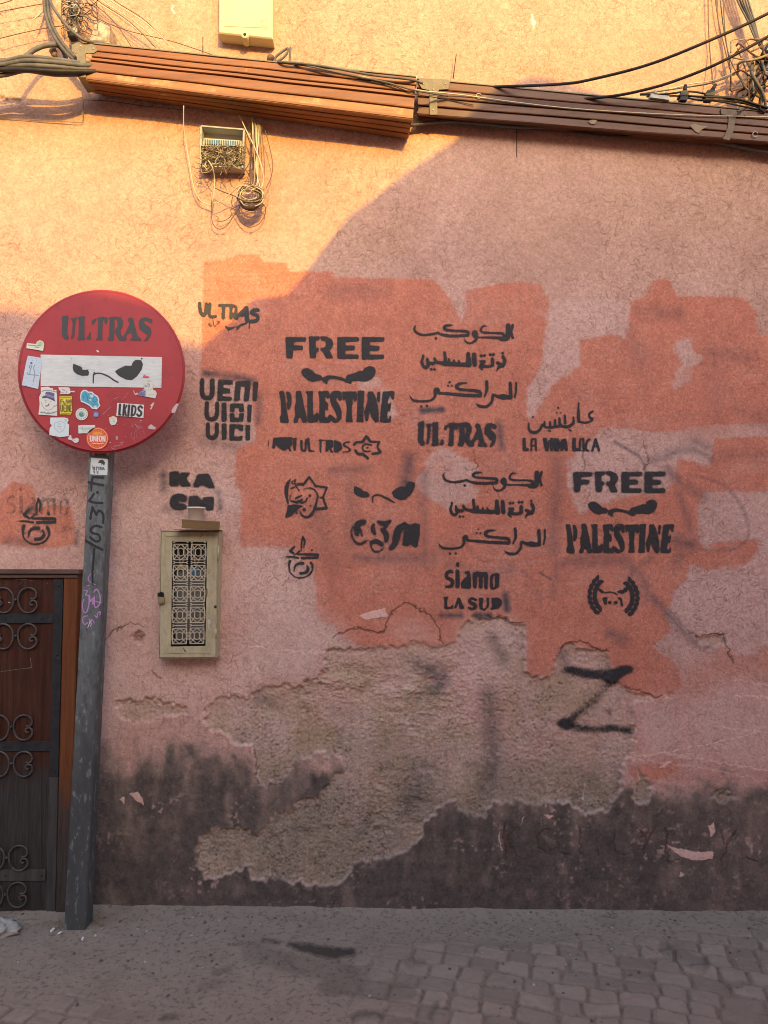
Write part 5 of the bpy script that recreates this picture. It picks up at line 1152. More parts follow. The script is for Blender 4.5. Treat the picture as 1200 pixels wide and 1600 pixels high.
# star lattice
def ouv(u, v, d=DC-0.003):
    a = lerp2(oTL, oTR, u); b = lerp2(oBL, oBR, u); q = lerp2(a, b, v); return P(q[0], q[1], d)
mb = MB(); NXT, NYT = 2, 5
def lat(u0, v0, u1, v1, w=0.0026):
    u0, u1 = np.clip([u0, u1], 0, 1); v0, v1 = np.clip([v0, v1], 0, 1)
    if abs(u0-u1)+abs(v0-v1) < 0.01: return
    lat.k = (lat.k+1) % 7
    mb.bar(ouv(u0, v0, DC-0.003+lat.k*0.00013), ouv(u1, v1, DC-0.003+lat.k*0.00013), w, 0.0016)
lat.k = 0
for i in range(NXT):
    for j in range(NYT):
        def q(u, v): return ((i+u)/NXT, (j+v)/NYT)
        def ln(a, b, c_, d_): lat(*q(a, b), *q(c_, d_))
        ln(.10,.13,.90,.13); ln(.10,.87,.90,.87); ln(.10,.13,.10,.87); ln(.90,.13,.90,.87)
        ln(.5,.13,1.0,.50); ln(1.0,.50,.5,.87); ln(.5,.87,0,.50); ln(0,.50,.5,.13)
        ln(.10,.13,.34,.38); ln(.90,.13,.66,.38); ln(.10,.87,.34,.62); ln(.90,.87,.66,.62)
        ln(.34,.38,.5,.30); ln(.5,.30,.66,.38); ln(.34,.62,.5,.70); ln(.5,.70,.66,.62); ln(.34,.38,.34,.62); ln(.66,.38,.66,.62)
        ln(.20,.0,.80,.0); ln(.20,.0,.08,.06); ln(.80,.0,.92,.06); ln(.08,-.06,.2,0); ln(.80,0,.92,-.06)
        ln(.90,.30,1.0,.38); ln(.10,.30,0,.38); ln(.90,.70,1.0,.62); ln(.10,.70,0,.62)
mb.build('lattice', M_CAB2, cdoor)
for (hx0, hy0, hx1, hy1) in ((339.6,853,343,876),(336.0,983,339.2,996)):
    mb = MB(); mb.tube([P((hx0+hx1)/2, hy0, DC+0.001), P((hx0+hx1)/2-0.4, hy1, DC+0.001)], 0.0036, 8, False); mb.build('hinge', M_CAB, cab, True)
mb = MB(); mb.tube([P(249,935,DC+0.004), P(249,928,DC+0.006), P(252,925.5,DC+0.008), P(255,928,DC+0.006), P(255,935,DC+0.004)], 0.0022, 8)
mb.quadslab([P(246,926,DC+0.001), P(256.5,926,DC+0.001), P(256.5,933,DC+0.001), P(246,933,DC+0.001)], 0.006, 0.0008)
mb.build('hasp', M_IRON, cab, True)
lk = P(251, 945, DC+0.008)
mb = MB(); mb.quadslab([P(245.6,932.5,DC+0.012), P(256.8,934,DC+0.012), P(256.3,943,DC+0.012), P(247,944.5,DC+0.012)], 0.014, 0.002)
tag(mb.build('padlock', weathered('dull_brass', (0.24,0.18,0.09), (0.36,0.28,0.15), 0.45, 40, 0.3), None), 'small dull brass padlock on the left edge of the lattice cabinet', 'padlock')
mb = MB(); mb.dome(P(336.5,948,DC+0.0005), 0.005, 0.004); mb.build('knob', M_IRON, cab, True)
decal('chalk_marks', [((0.72,0.70,0.60),0.9,crop(235,780,6.152),[s(6,[(560,1160),(575,1175),(570,1195),(555,1185),(560,1160)]),s(5,[(568,1195),(560,1220),(570,1250)]),s(5,[(380,1478),(480,1472),(590,1475)],.8),s(4,[(200,1475),(330,1480)],.5)],.2),
    ((0.06,0.04,0.03),0.7,crop(235,780,6.152),[s(10,[(540,860),(545,900),(530,960)]),s(7,[(100,305),(350,312),(655,312)]),s(8,[(135,1475),(250,1480),(330,1470)],.9),s(10,[(315,1430),(340,1470)]),s(6,[(655,320),(650,700),(640,1300)],.8)],.4)], cab, on_plane(DC+0.0012), M_BRUSH, 0.45, 'pale scratch and rust runs on the cabinet door')
# what shows through the lattice
mm = P(297, 998, 0.04)
met = thing('electricity_meter', 'grey electricity meter behind the lattice of the wall cabinet', 'meter', (mm[0], -0.03, mm[2]))
mb = MB(); mb.quadslab([P(274,893,0.052), P(319,893,0.052), P(317,1000,0.052), P(273,1000,0.052)], 0.034, 0.004); mb.build('body', weathered('meter_grey', (0.11,0.105,0.085), (0.19,0.18,0.15), 0.4, 24), met)
mb = MB(); mb.quadslab([P(279,915,0.0545), P(314,915,0.0545), P(313,952,0.0545), P(278,952,0.0545)], 0.003, 0.001); mb.build('window', weathered('dusty_meter_window', (0.13,0.13,0.115), (0.21,0.20,0.17), 0.25, 30), met)
mb = MB(); mb.quadslab([P(296,886,0.0535), P(310,886,0.0535), P(309.5,898,0.0535), P(296,898,0.0535)], 0.012, 0.001); mb.build('label', weathered('blue_label', (0.05,0.17,0.25), (0.08,0.24,0.33), 0.5, 40), met)
mb = MB(); mb.quadslab([P(276,885,0.0525), P(294,885,0.0525), P(293,890,0.0525), P(276,890,0.0525)], 0.012, 0.001); mb.build('label', weathered('yellow_label', (0.32,0.26,0.06), (0.42,0.35,0.1), 0.5, 40), met)
mb = MB()
for k, (x0, x1, y) in enumerate(((277,282,850),(286,281,852),(300,305,848),(311,306,850))):
    mb.tube([P(x0,y,0.03), P(x0+3,y+16,0.035), P(x1,y+36,0.035)], 0.0026, 6)
mb.build('lead', M_OLIVE, met, True)
# cardboard lying on the cabinet
M_CARD = weathered('brown_cardboard', (0.165,0.100,0.045), (0.235,0.150,0.072), 0.8, 18, 0, (0.3,1,3), 0.0004)
ztop = P(297, 829, DC)[2]
cf = [P(284,811.2,0.112), P(343.5,815.0,0.112), P(342.5,828.5,0.108), P(284,825.0,0.108)]
mb = MB(); V4 = [np.array(q) for q in cf]
midT = (V4[0]+V4[1])/2 + np.array([0,0.004,-0.0008]); midB = (V4[3]+V4[2])/2 + np.array([0,0.004,0])
slab4(mb, [V4[0], midT, midB, V4[3]], (0,0.003,0)); slab4(mb, [midT, V4[1], V4[2], midB], (0,0.003,0))
cl = P(271, 826.5, 0.108); cr = P(343, 829.2, 0.108)
slab4(mb, [np.array([cl[0], -0.106, ztop+0.0035]), np.array([cr[0], -0.106, ztop+0.0040]), np.array([cr[0]-0.01, -0.004, ztop+0.0016]), np.array([cl[0]+0.012, -0.004, ztop+0.0022])], (0,0,-0.0028))
mb.build('cardboard_piece', M_CARD, None)
card = bpy.data.objects['cardboard_piece']; tag(card, 'folded piece of brown cardboard lying on top of the lattice cabinet', 'cardboard')
cpx = P(306.0, 828, 0.055); cw = (P(319.3,800,0.055)-P(292.6,800,0.055))[0]/2
ch = P(306,792.5,0.055)[2]-(ztop+0.004)
mb = MB(); mb.lathe((cpx[0], -0.055, ztop+0.0046), [(0.001,0),(cw*0.66,0),(cw*0.68,0.002),(cw*0.96,ch-0.006),(cw*1.03,ch-0.006),(cw*1.06,ch-0.003),(cw*1.03,ch),(cw*0.95,ch-0.002),(cw*0.66,0.004),(0.001,0.004)], 32)
cup = mb.build('paper_cup', weathered('plain_cup_card', (0.74,0.62,0.48), (0.80,0.69,0.56), 0.6, 12, 0, (1,1,1), 0.0002, None, fine=False), None, True)
tag(cup, 'plain tan paper cup standing on the cardboard above the cabinet', 'cup')

# ------------------------------------------------------------------ slatted cable casings
def slat_mat(name, a, b, patch, pth):
    t = NT(name)
    g1 = t.noise(7, 5, 0.65, (0.25,1,4)); g2 = t.noise(30, 6, 0.7, (0.3,1,3)); g3 = t.noise(11, 6, 0.75)
    c = t.ramp(g1, [(0.3, a), (0.7, b)])
    c = t.mix(t.math('MULTIPLY', t.sstep(g2, 0.52, 0.75), 0.45), c, tuple(x*0.5 for x in a))
    c = t.mix(t.math('MULTIPLY', t.sstep(g3, *pth), 0.75), c, patch)
    t.base(c); t.rough(t.math('MULTIPLY_ADD', g2, 0.25, 0.42)); t.bump(g2, 0.0009, 0.6)
    return t.m
M_SLAT1 = slat_mat('rust_brown_slats', (0.165,0.052,0.012), (0.290,0.112,0.030), (0.40,0.25,0.09), (0.60,0.72))
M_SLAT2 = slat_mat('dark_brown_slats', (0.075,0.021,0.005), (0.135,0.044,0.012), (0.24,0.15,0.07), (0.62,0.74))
M_SLATY = slat_mat('worn_ridge_slat', (0.22,0.088,0.022), (0.36,0.175,0.050), (0.46,0.31,0.12), (0.50,0.66))
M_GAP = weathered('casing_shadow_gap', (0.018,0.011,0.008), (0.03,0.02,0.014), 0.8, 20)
M_BRK = weathered('mottled_bracket_steel', (0.17,0.145,0.095), (0.26,0.225,0.155), 0.6, 45, 0.1, (1,1,1), 0.0012, (0.22,0.15,0.085), (0.54,0.66), 40)
def casing(name, label, T, Rg, Bt, df, db, nf, nb, mat, bends=6):
    """T, Rg, Bt: pixel (left, right) of top edge, ridge and rear bottom edge"""
    TLc, TRc = P(*T[0], df), P(*T[1], df); RL, RR = P(*Rg[0], df), P(*Rg[1], df); BLc, BRc = P(*Bt[0], db), P(*Bt[1], db)
    o = thing(name, label, 'cable casing', ((RL+RR)/2 + np.array([0, df*0.5, 0])))
    def pt(f, g, lo):  # f along 0..1, g across
        a, b = (TLc, TRc) if not lo else (RL, RR)
        c, d = (RL, RR) if not lo else (BLc, BRc)
        u = a+(b-a)*f; w = c+(d-c)*f
        q = u+(w-u)*g
        return q + np.array([0, 0.0006*math.sin(f*19+g*7), 0.0007*math.sin(f*13+g*5)])
    mb = MB(); rg_ = random.Random(len(name))
    worn = MB()
    def strips(n, lo):
        inw = np.array([0, 0.009, 0]) if not lo else np.array([0, 0, 0.009])
        edges = np.array([0,.19,.36,.47,.74,1]) if (n == 5 and not lo) else np.linspace(0, 1, n+1)
        for i in range(n):
            g0, g1 = edges[i]+(0.0 if i == 0 else 0.018), edges[i+1]-(0.0 if i == n-1 else 0.018)
            f0 = rg_.uniform(-0.002, 0.002); f1_ = 1+rg_.uniform(-0.003, 0.003)
            if not lo: off = np.array([0, rg_.uniform(-0.002, 0.002), 0])
            else: off = np.array([0, 0, rg_.uniform(-0.0015, 0.0015)])
            M_ = bends*3; ring = []
            for k in range(M_+1):
                f = f0+(f1_-f0)*k/M_
                a, b = pt(f, g0, lo)+off, pt(f, g1, lo)+off
                e = (b-a)*0.10
                cham = inw*0.16
                ring.append([a+inw, a+cham, a+e, b-e, b+cham, b+inw])
            Vr = [v for r in ring for v in r]; Fr = []
            for k in range(M_):
                for h in range(6):
                    h2 = (h+1) % 6; Fr.append((k*6+h, (k+1)*6+h, (k+1)*6+h2, k*6+h2))
            Fr.append((0,1,2,3,4,5)); Fr.append(tuple(M_*6+h for h in (5,4,3,2,1,0)))
            (worn if (not lo and i == n-1) else mb).add(Vr, Fr)
    strips(nf, False); strips(nb, True)
    mb.build('slats', mat, o)
    ws = worn.build('ridge_slat', M_SLATY if mat is M_SLAT1 else mat, o)
    if mat is M_SLAT1: ws['label'] = 'worn yellow brown slat along the lower front edge'
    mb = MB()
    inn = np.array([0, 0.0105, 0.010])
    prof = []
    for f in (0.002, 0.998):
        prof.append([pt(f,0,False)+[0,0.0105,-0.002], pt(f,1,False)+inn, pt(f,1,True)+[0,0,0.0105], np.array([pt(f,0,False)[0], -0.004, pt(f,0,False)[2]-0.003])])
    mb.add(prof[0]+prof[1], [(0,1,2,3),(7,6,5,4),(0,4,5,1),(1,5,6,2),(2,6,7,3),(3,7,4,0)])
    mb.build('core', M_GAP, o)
    mb = MB()
    a, b = TLc+np.array([0,0,0.0012]), TRc+np.array([0,0,0.0012])
    slab4(mb, [a+[0,-0.002,0], b+[0,-0.002,0], b+[0,df-0.006,0], a+[0,df-0.006,0]], (0,0,0.004)); mb.build('top_board', M_BRK, o)
    return o
cas1 = casing('slatted_casing', 'long rust brown slatted cable casing along the wall, lit by the sun', ((146,69),(650,121)), ((134,124),(646,186)), ((150,146),(638,217)), 0.130, 0.012, 5, 4, M_SLAT1)
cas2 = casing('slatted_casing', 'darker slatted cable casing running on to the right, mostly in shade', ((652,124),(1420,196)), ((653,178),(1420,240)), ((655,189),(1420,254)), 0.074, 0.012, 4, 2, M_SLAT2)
def strap(pts2, d, w, parent, name='bracket', mat=None):
    mb = MB()
    for a, b in zip(pts2[:-1], pts2[1:]):
        mb.bar(P(a[0], a[1], a[2] if len(a) > 2 else d), P(b[0], b[1], b[2] if len(b) > 2 else d), w, 0.004)
    return mb
def plate(mb, poly, d, t=0.004):
    n_ = len(poly); f = [P(x, y, d) for x, y in poly]; b = [q+np.array([0,t,0]) for q in f]
    # orient to face -y
    ar = sum(poly[i][0]*poly[(i+1) % n_][1]-poly[(i+1) % n_][0]*poly[i][1] for i in range(n_))
    F = [tuple(range(n_)) if ar < 0 else tuple(range(n_-1,-1,-1)), tuple(range(n_, 2*n_)) if ar > 0 else tuple(range(2*n_-1, n_-1, -1))]
    for i in range(n_):
        j = (i+1) % n_; F.append((i, j, j+n_, i+n_))
    return mb.add(f+b, F)
mb = MB(); plate(mb, [(112,70),(120,66),(143,68),(150,72),(152,79),(146,83),(136,83),(133.5,84),(134,119),(122,119),(119.5,84),(112,80)], 0.134)
e0 = P(122,119,0.134); e1 = P(134,119,0.134); e2 = P(143,143,0.020)+np.array([0.03,0,0]); e3 = P(137,143,0.020)
slab4(mb, [e0, e1, e2, e3], (0,0,-0.004))
br = mb.build('end_bracket', M_BRK, cas1)
for q in ((126,72),(146,76),(128,110)):
    mb = MB(); mb.dome(P(*q, 0.134), 0.004, 0.003); mb.build('screw', M_GALV, br, True)
mb = MB(); plate(mb, [(652,126),(658,122),(700,124),(703,128),(700,139),(686,140),(683,146),(683.5,179),(671.5,179),(671,141),(659,138)], 0.080)
br = mb.build('end_bracket', M_BRK, cas2)
for q in ((661,131),(696,131),(677,140),(677,172)):
    mb = MB(); mb.dome(P(*q, 0.080), 0.0035, 0.003); mb.build('screw', M_GALV, br, True)
mb = MB(); plate(mb, [(1126,170),(1168,174),(1166,180),(1150,182),(1146,205),(1140,219),(1130,217),(1137,200),(1139,181),(1127,178)], 0.0795)
mb.build('bracket', weathered('rusty_bracket', (0.12,0.085,0.06), (0.20,0.15,0.10), 0.6, 40, 0.1), cas2)
for (x, y) in ((748,150),(1180,210)):
    mb = MB(); c0 = P(x, y, 0.078)
    mb.tube([c0+np.array([0.009*math.cos(a),0,0.009*math.sin(a)]) for a in np.linspace(0.3, 5.6, 9)], 0.0016, 6); mb.build('wire_eye', M_GALV, cas2, True)
M_PUTTY = weathered('pale_filler', (0.24,0.175,0.105), (0.33,0.25,0.16), 0.8, 40)
for poly in ([(919,189),(926,187),(933,188),(930,193),(925,194),(921,192)],[(1078,196),(1086,193),(1094,196),(1107,197),(1097,202),(1092,208),(1086,205)]):
    mb = MB(); plate(mb, poly, 0.0768, 0.003); mb.build('filler_dab', M_PUTTY, cas2)

# ------------------------------------------------------------------ boxes on the wall
M_CREAM = weathered('cream_cover', (0.56,0.47,0.26), (0.64,0.55,0.33), 0.4, 8, 0, (1,1,1), 0.0003, None, fine=False)
pb = P(384, 60, 0.05)
cov = thing('meter_cover', 'cream plastic meter cover high on the wall with a screw tab below', 'meter cover', (pb[0], -0.03, pb[2]))
mb = MB(); mb.quadslab([P(341.5,-90,0.055), P(427,-86,0.055), P(426,60.5,0.055), P(341.5,51.5,0.055)], 0.055, 0.004); mb.build('lid', M_CREAM, cov)
mb = MB(); mb.quadslab([P(350,-80,0.0565), P(419,-76,0.0565), P(418,44,0.0565), P(350,41,0.0565)], 0.004, 0.0012); mb.build('raised_panel', M_CREAM, cov)
mb = MB(); mb.lathe((0,0,0), [(0.0001,0.006),(0.012,0.006),(0.014,0.004),(0.014,-0.04)], 20)
R90 = np.array([[1,0,0],[0,0,-1],[0,1,0]])
c0 = P(383, 55.5, 0.052); mb.V = [tuple(R90 @ np.array(v)*1.0 + c0) for v in mb.V]
tabo = mb.build('screw_tab', M_CREAM, cov, True)
mb = MB(); mb.dome(c0+np.array([0,-0.006,0]), 0.006, 0.003); mb.build('screw', M_IRON, tabo, True)
decal('pressed_mark', [((0.38,0.32,0.19),0.6,crop(0,0,2.6667),[s(3,[(1113,82),(1095,82),(1087,95),(1092,108),(1113,110)]),s(3,[(1098,117),(1120,117)])],.15)], cov, on_plane(0.0585), M_BRUSH, 0.4)

jb = P(347, 262, 0.03)
jun = thing('junction_box', 'open grey telephone junction box spilling tangled wires, below the slatted casing', 'junction box', (jb[0], -0.03, jb[2]))
M_JUN = weathered('grey_box_plastic', (0.36,0.345,0.285), (0.47,0.45,0.38), 0.5, 20, 0, (1,1,1), 0.0004, (0.24,0.2,0.14), (0.6,0.72), 25)
JD = 0.050
jTL, jTR, jBR, jBL = (314,196.5), (381.5,202), (379,262), (313,260)
mb = MB()
A_, B_, C_, D_ = [P(*q, JD) for q in (jTL, jTR, jBR, jBL)]; dep = np.array([0, JD-0.004, 0])
slab4(mb, [A_, B_, B_+dep, A_+dep], (0,0,-0.004)); slab4(mb, [D_, C_, C_+dep, D_+dep], (0,0,0.004)); slab4(mb, [A_, D_, D_+dep, A_+dep], (0.004,0,0)); slab4(mb, [B_, C_, C_+dep, B_+dep], (-0.004,0,0))
for a, b in ((jTL,jTR),(jTR,jBR),(jBL,jTL)): mb.bar(P(*a, JD+0.002), P(*b, JD+0.002), 0.005, 0.004)
mb.build('casing', M_JUN, jun)
mb = MB(); mb.quadslab([P(318,200,0.008), P(378,205,0.008), P(376,260,0.008), P(317,258,0.008)], 0.003); mb.build('back_plate', weathered('light_back_plate', (0.46,0.45,0.36), (0.56,0.55,0.45), 0.5, 20), jun)
mb = MB(); mb.quadslab([P(317.5,216,0.034), P(374,219,0.034), P(373,229,0.034), P(317,226,0.034)], 0.022, 0.002); strip = mb.build('terminal_strip', weathered('terminal_white', (0.50,0.50,0.44), (0.60,0.60,0.54), 0.5, 40), jun)
M_TBLUE = weathered('terminal_blue', (0.05,0.14,0.22), (0.10,0.22,0.30), 0.5, 60)
for k in range(15):
    x = 319.5+k*3.6; mb = MB(); mb.quadslab([P(x,217.2+k*0.2,0.038), P(x+2.2,217.3+k*0.2,0.038), P(x+2.2,224.5+k*0.2,0.038), P(x,224.4+k*0.2,0.038)], 0.008, 0.0006); mb.build('terminal', M_TBLUE, strip)
rw = random.Random(11)
def wire(name, label, cat, pts, r, mat, group=None, n=6):
    mb = MB(); mb.tube([P(*q) for q in pts], r, n)
    o = mb.build(name, mat, None, True); tag(o, label, cat, group); return o
for k in range(84):
    x0 = rw.uniform(318, 374); y0 = rw.uniform(226, 232); d0 = rw.uniform(0.03, 0.045)
    pts = [(x0, y0, d0)]; x, y, d = x0, y0, d0
    a = rw.uniform(0.6, 2.5)
    for q in range(rw.randint(5, 9)):
        a += rw.uniform(-1.1, 1.1); L = rw.uniform(4, 11)
        x = min(max(x+math.cos(a)*L, 315), 382); y = min(max(y+math.sin(a)*L*0.8, 228), 290-abs(x-352)*0.5 if k > 34 else 270); d = min(max(d+rw.uniform(-0.010, 0.016), 0.035), 0.085)
        pts.append((x, y, d))
    mb = MB(); mb.tube([P(*q) for q in pts], rw.uniform(0.0010, 0.0016), 5)
    mb.build('wire', rw.choice([M_OLIVE, M_OLIVE, M_BEIGE, M_DARKW, M_BROWNW]), jun, True)
for k in range(16):      # stray ends
    x0 = rw.choice([315, 380])+rw.uniform(-3,3); y0 = rw.uniform(225, 290); sgn = -1 if x0 < 340 else 1
    pts = [(x0,y0,0.08),(x0+sgn*rw.uniform(3,8),y0+rw.uniform(-4,4),0.07),(x0+sgn*rw.uniform(6,16),y0+rw.uniform(-8,8),0.05)]
    mb = MB(); mb.tube([P(*q) for q in pts], 0.0008, 5); mb.build('wire', M_DARKW, jun, True)

gW = 'thin wires hanging from the casing beside the junction box'
hang = [([(394,180,.03),(395,205,.05),(396,235,.055),(400,262,.06),(402,288,.06),(395,300,.065),(385,303,.07)],.0022,M_BEIGE),
 ([(398,184,.03),(399,210,.055),(397,240,.06),(399,270,.06),(404,292,.06),(398,305,.07)],.0022,M_OLIVE),
 ([(402,188,.03),(402,215,.05),(402,245,.055),(406,275,.06),(408,296,.06),(400,306,.075)],.0020,M_OLIVE),
 ([(405,190,.03),(404,218,.055),(401,250,.06),(403,280,.065),(409,300,.065)],.0020,M_BEIGE),
 ([(396,190,.03),(396,220,.06),(398,255,.07),(397,285,.07),(390,300,.07)],.0022,M_OLIVE),
 ([(400,192,.03),(401,222,.06),(403,256,.065),(401,290,.07),(392,298,.08)],.0020,M_BEIGE),
 ([(407,192,.03),(406,220,.05),(405,250,.05),(408,280,.055),(411,302,.06)],.0018,M_OLIVE),
 ([(374,180,.03),(383,200,.05),(393,220,.06),(403,243,.07),(410,265,.07),(411,285,.06),(405,302,.06)],.0020,M_BEIGE),
 ([(392,200,.03),(393,235,.05),(391,270,.06),(392,298,.06)],.0018,M_DARKW),
 ([(408,195,.03),(411,225,.05),(413,255,.05),(412,280,.05),(408,296,.05)],.0017,M_BROWNW),
 ([(395,246,.05),(397,265,.06),(403,282,.06)],.0030,M_DARKW)]
for pts, r, m in hang:
    wire('wire', 'thin wire in the bundle hanging down beside the junction box', 'wire', pts, r, m, gW)
gC = 'coils of wire at the foot of the hanging bundle'
for k in range(19):
    ra = rw.uniform(0, 1); cx_, cy_ = 391+rw.uniform(-4,4), 306+rw.uniform(-4,3); w_, h_ = rw.uniform(13,23), rw.uniform(8,18)
    a0 = rw.uniform(0, 6)
    pts = [(cx_+w_*math.cos(a0+q*0.8), cy_+h_*math.sin(a0+q*0.8), 0.06+0.02*math.sin(q+k)) for q in range(7)]
    wire('wire', 'thin wire looped in the coil below the hanging bundle', 'wire', pts, rw.uniform(.0013,.0021), rw.choice([M_OLIVE,M_BEIGE,M_OLIVE,M_DARKW]), gC)
mb = MB(); pts = [P(374,312,.06),P(380,321,.065),P(392,324,.07),P(404,318,.065),P(409,306,.06)]
mb.tube(pts, [0.003,0.009,0.012,0.009,0.003], 10); tag(mb.build('insulation_lump', weathered('dusty_tape', (0.055,0.035,0.028), (0.11,0.07,0.055), 0.7, 60), None, True), 'dark lump of tape and wire under the coil', 'wire tape')
wire('wire','long beige wire dropping from the casing left of the junction box and curling under it','wire',[(287,165,.10),(287,195,.07),(290,220,.05),(296,255,.045),(302,290,.04),(312,312,.03),(322,318,.025),(331,319,.03),(331,300,.04)],.0019,M_BEIGE)
wire('wire','beige wire leaving the bottom of the junction box and looping to the coil','wire',[(325,250,.10),(332,262,.10),(335,280,.07),(334,305,.06),(332,316,.05),(340,317,.045),(356,306,.055),(372,292,.08),(382,290,.08),(400,296,.07)],.0020,M_BEIGE)
wire('wire','dark wire loop hanging lowest below the junction box','wire',[(331,312,.04),(330,335,.03),(334,352,.025),(344,358,.025),(355,352,.025),(366,336,.03),(375,322,.035),(376,300,.05)],.0015,M_BROWNW)
wire('wire','dark wire loop hanging below the coil, at its right','wire',[(364,306,.04),(362,318,.035),(370,334,.03),(378,348,.025),(390,355,.025),(404,350,.025),(413,338,.025),(415,325,.03),(408,316,.05)],.0015,M_BROWNW)
wire('wire','crooked short wire end below the junction box','wire',[(336,337,.02),(341,340,.02),(341,346,.02),(352,344,.02),(362,336,.02),(361,328,.02),(375,320,.03)],.0013,M_BROWNW)
wire('wire','thin tan wire looping out to the right of the coil','wire',[(376,318,.05),(384,327,.045),(397,329,.04),(411,322,.035),(420,308,.035),(419,298,.035),(410,295,.04)],.0014,M_OLIVE)
wire('wire','wire bowing out to the right of the hanging bundle','wire',[(414,203,.06),(420,225,.05),(426,255,.045),(424,275,.04),(416,294,.04)],.0016,M_BROWNW)
wire('wire','brown wire slanting from the junction box down to the coil','wire',[(333,292,.05),(345,298,.05),(360,304,.055),(372,308,.06)],.0018,M_BROWNW)
wire('wire','wire crossing from the junction box corner to the bundle','wire',[(372,279,.08),(384,264,.07),(391,250,.06),(392,230,.05),(384,205,.04)],.0014,M_DARKW)

# ------------------------------------------------------------------ cables at the upper left
gB = 'thick grey cables running into the left end of the slatted casing'
rw = random.Random(3)
for k, (y0, y1, y2, dd, r, m) in enumerate(((97,92,98,.155,.0095,M_CABLE),(100,98,102,.165,.0105,M_CABLE),(106,104,108,.16,.0105,M_CABLE),(110,110,112,.17,.0100,M_CABLE2),(115,114,116,.155,.0100,M_CABLE),(96,95,104,.14,.0085,M_CABLE2),(104,108,110,.14,.0095,M_CABLE))):
    lab = 'thick grey cable running into the left end of the slatted casing' if m is M_CABLE else 'thick dark cable running into the left end of the slatted casing'
    wire('cable', lab, 'cable', [(-1900,y0+20+k*3,dd*.8),(-1000,y0+22+k*2,dd*.9),(-400,y0+6+k,dd),(-60,y0+3,dd),(0,y0+rw.uniform(-2,4),dd),(40,y1-3+rw.uniform(-3,2),dd+.01),(85,y1+rw.uniform(-1,4),dd),(128,y2,dd-.03),(165,y2,dd-.06)], r*0.82, m, gB, 8)
wire('cable','grey cable bending up out of the bundle and behind the clamp','cable',[(20,108,.12),(45,84,.10),(62,74,.09),(80,70,.08),(92,72,.06),(100,82,.05),(104,95,.04)],.0085,M_CABLE,None,8)
wire('cable','left one of the paired grey cables curving down from the top edge','cable',[(69,-60,.06),(69,0,.06),(72,25,.065),(80,48,.07),(92,68,.08),(106,85,.085),(118,95,.09)],.0062,M_CABLE,None,8)
wire('cable','right one of the paired grey cables curving down from the top edge','cable',[(75,-60,.06),(75,0,.06),(77,25,.065),(85,46,.07),(97,66,.08),(110,82,.085),(120,92,.09)],.0062,M_CABLE,None,8)
wire('cable','grey cable slanting down over the strap onto the casing','cable',[(70,-40,.12),(78,0,.13),(90,22,.14),(106,42,.145),(122,56,.145),(136,64,.14),(170,70,.10)],.0055,M_CABLE,None,8)
st0 = P(112, 55, 0.04)
stp = thing('strap_hanger', 'grey perforated steel strap hanger with a rusty bolt, above the casing bracket', 'hanger', (st0[0], -0.03, st0[2]))
mb = MB(); plate(mb, [(107,-50),(123,-50),(124,20),(120,50),(113,53),(106,48),(105,20)], 0.045, 0.006); mb.build('strap', M_GALV, stp)
mb = MB(); mb.dome(P(111.5,38,0.045), 0.008, 0.006, 6); mb.build('bolt', weathered('rusty_bolt', (0.25,0.11,0.05), (0.36,0.18,0.09), 0.7, 60), stp, True)
mb = MB(); mb.tube([P(109,5,.06),P(112,18,.065),P(116,26,.06)], .006, 8); mb.build('cable_tie', M_BLACKP, stp, True)
mb = MB(); mb.quadslab([P(104,48,.05),P(116,47,.05),P(117,56,.05),P(106,57,.05)], .03, .003); mb.build('clamp_block', M_IRON, stp)
gT = 'thin wires twisted round the strap hanger'
for k in range(44):
    x0 = rw.uniform(102, 136); y0 = rw.uniform(-5, 30); a = rw.uniform(0, 6); pts = [(x0,y0,.06)]; x, y, d = x0, y0, .06
    for q in range(5):
        a += rw.uniform(-1.3,1.3); x += math.cos(a)*9; y += math.sin(a)*9; d = min(max(d+rw.uniform(-.02,.02), .05), .10); x = min(max(x,96),152); y = min(max(y,-14),64)
        pts.append((x,y,d))
    wire('wire', 'short curly wire twisted round the strap hanger', 'wire', pts, .0014, rw.choice([M_CABLE,M_BROWNW,M_BEIGE,M_DARKW]), gT)
gS = 'thin wires slanting down to the top of the casing'
for (x0, x1, y1, m, d) in ((141,205,72,M_BROWNW,.05),(152,243,74,M_BROWNW,.06),(157,262,80,M_BEIGE,.05),(172,278,82,M_BEIGE,.07),(178,262,66,M_BROWNW,.05),(146,240,72,M_BEIGE,.04)):
    wire('wire', 'thin pale wire slanting from the top edge down to the casing' if m is M_BEIGE else 'thin brown wire slanting from the top edge down to the casing', 'wire', [(x0-18,-25,d),(x0,0,d),((x0+x1)/2+4,y1*.45,d+.01),(x1,y1,d)], .0016 if m is M_BROWNW else .0018, m, gS)
wire('wire','long thin dark wire from the strap hanger to the middle of the casing','wire',[(124,10,.08),(150,28,.08),(200,48,.08),(270,65,.07),(330,85,.06),(360,95,.05)],.0012,M_DARKW)
for k, pts in enumerate(([(-60,30,.04),(0,18,.04),(66,6,.04)],[(-60,78,.04),(0,60,.04),(60,46,.04),(100,40,.045)],[(-40,12,.03),(0,6,.03),(30,-4,.03)])):
    wire('wire', ('thin brown wire rising to the top edge at far left','thin brown wire crossing the wall from the left edge to the strap hanger','short brown wire in the upper left corner')[k], 'wire', pts, .0017, M_BROWNW)
sp0 = P(58,25,.03)
mb = MB(); mb.tube([P(51,31.5,.07),P(60,24,.045),P(72,12,.01)], [.0006,.004,.0055], 8, False); tag(mb.build('metal_spike', M_GALV, None, True), 'pointed grey metal spike sticking out of the wall beside the paired cables', 'spike')
jb0 = P(156,68,.05)
grey = thing('small_box', 'weathered grey junction box standing just above the casing at left', 'junction box', (jb0[0], -0.03, jb0[2]))
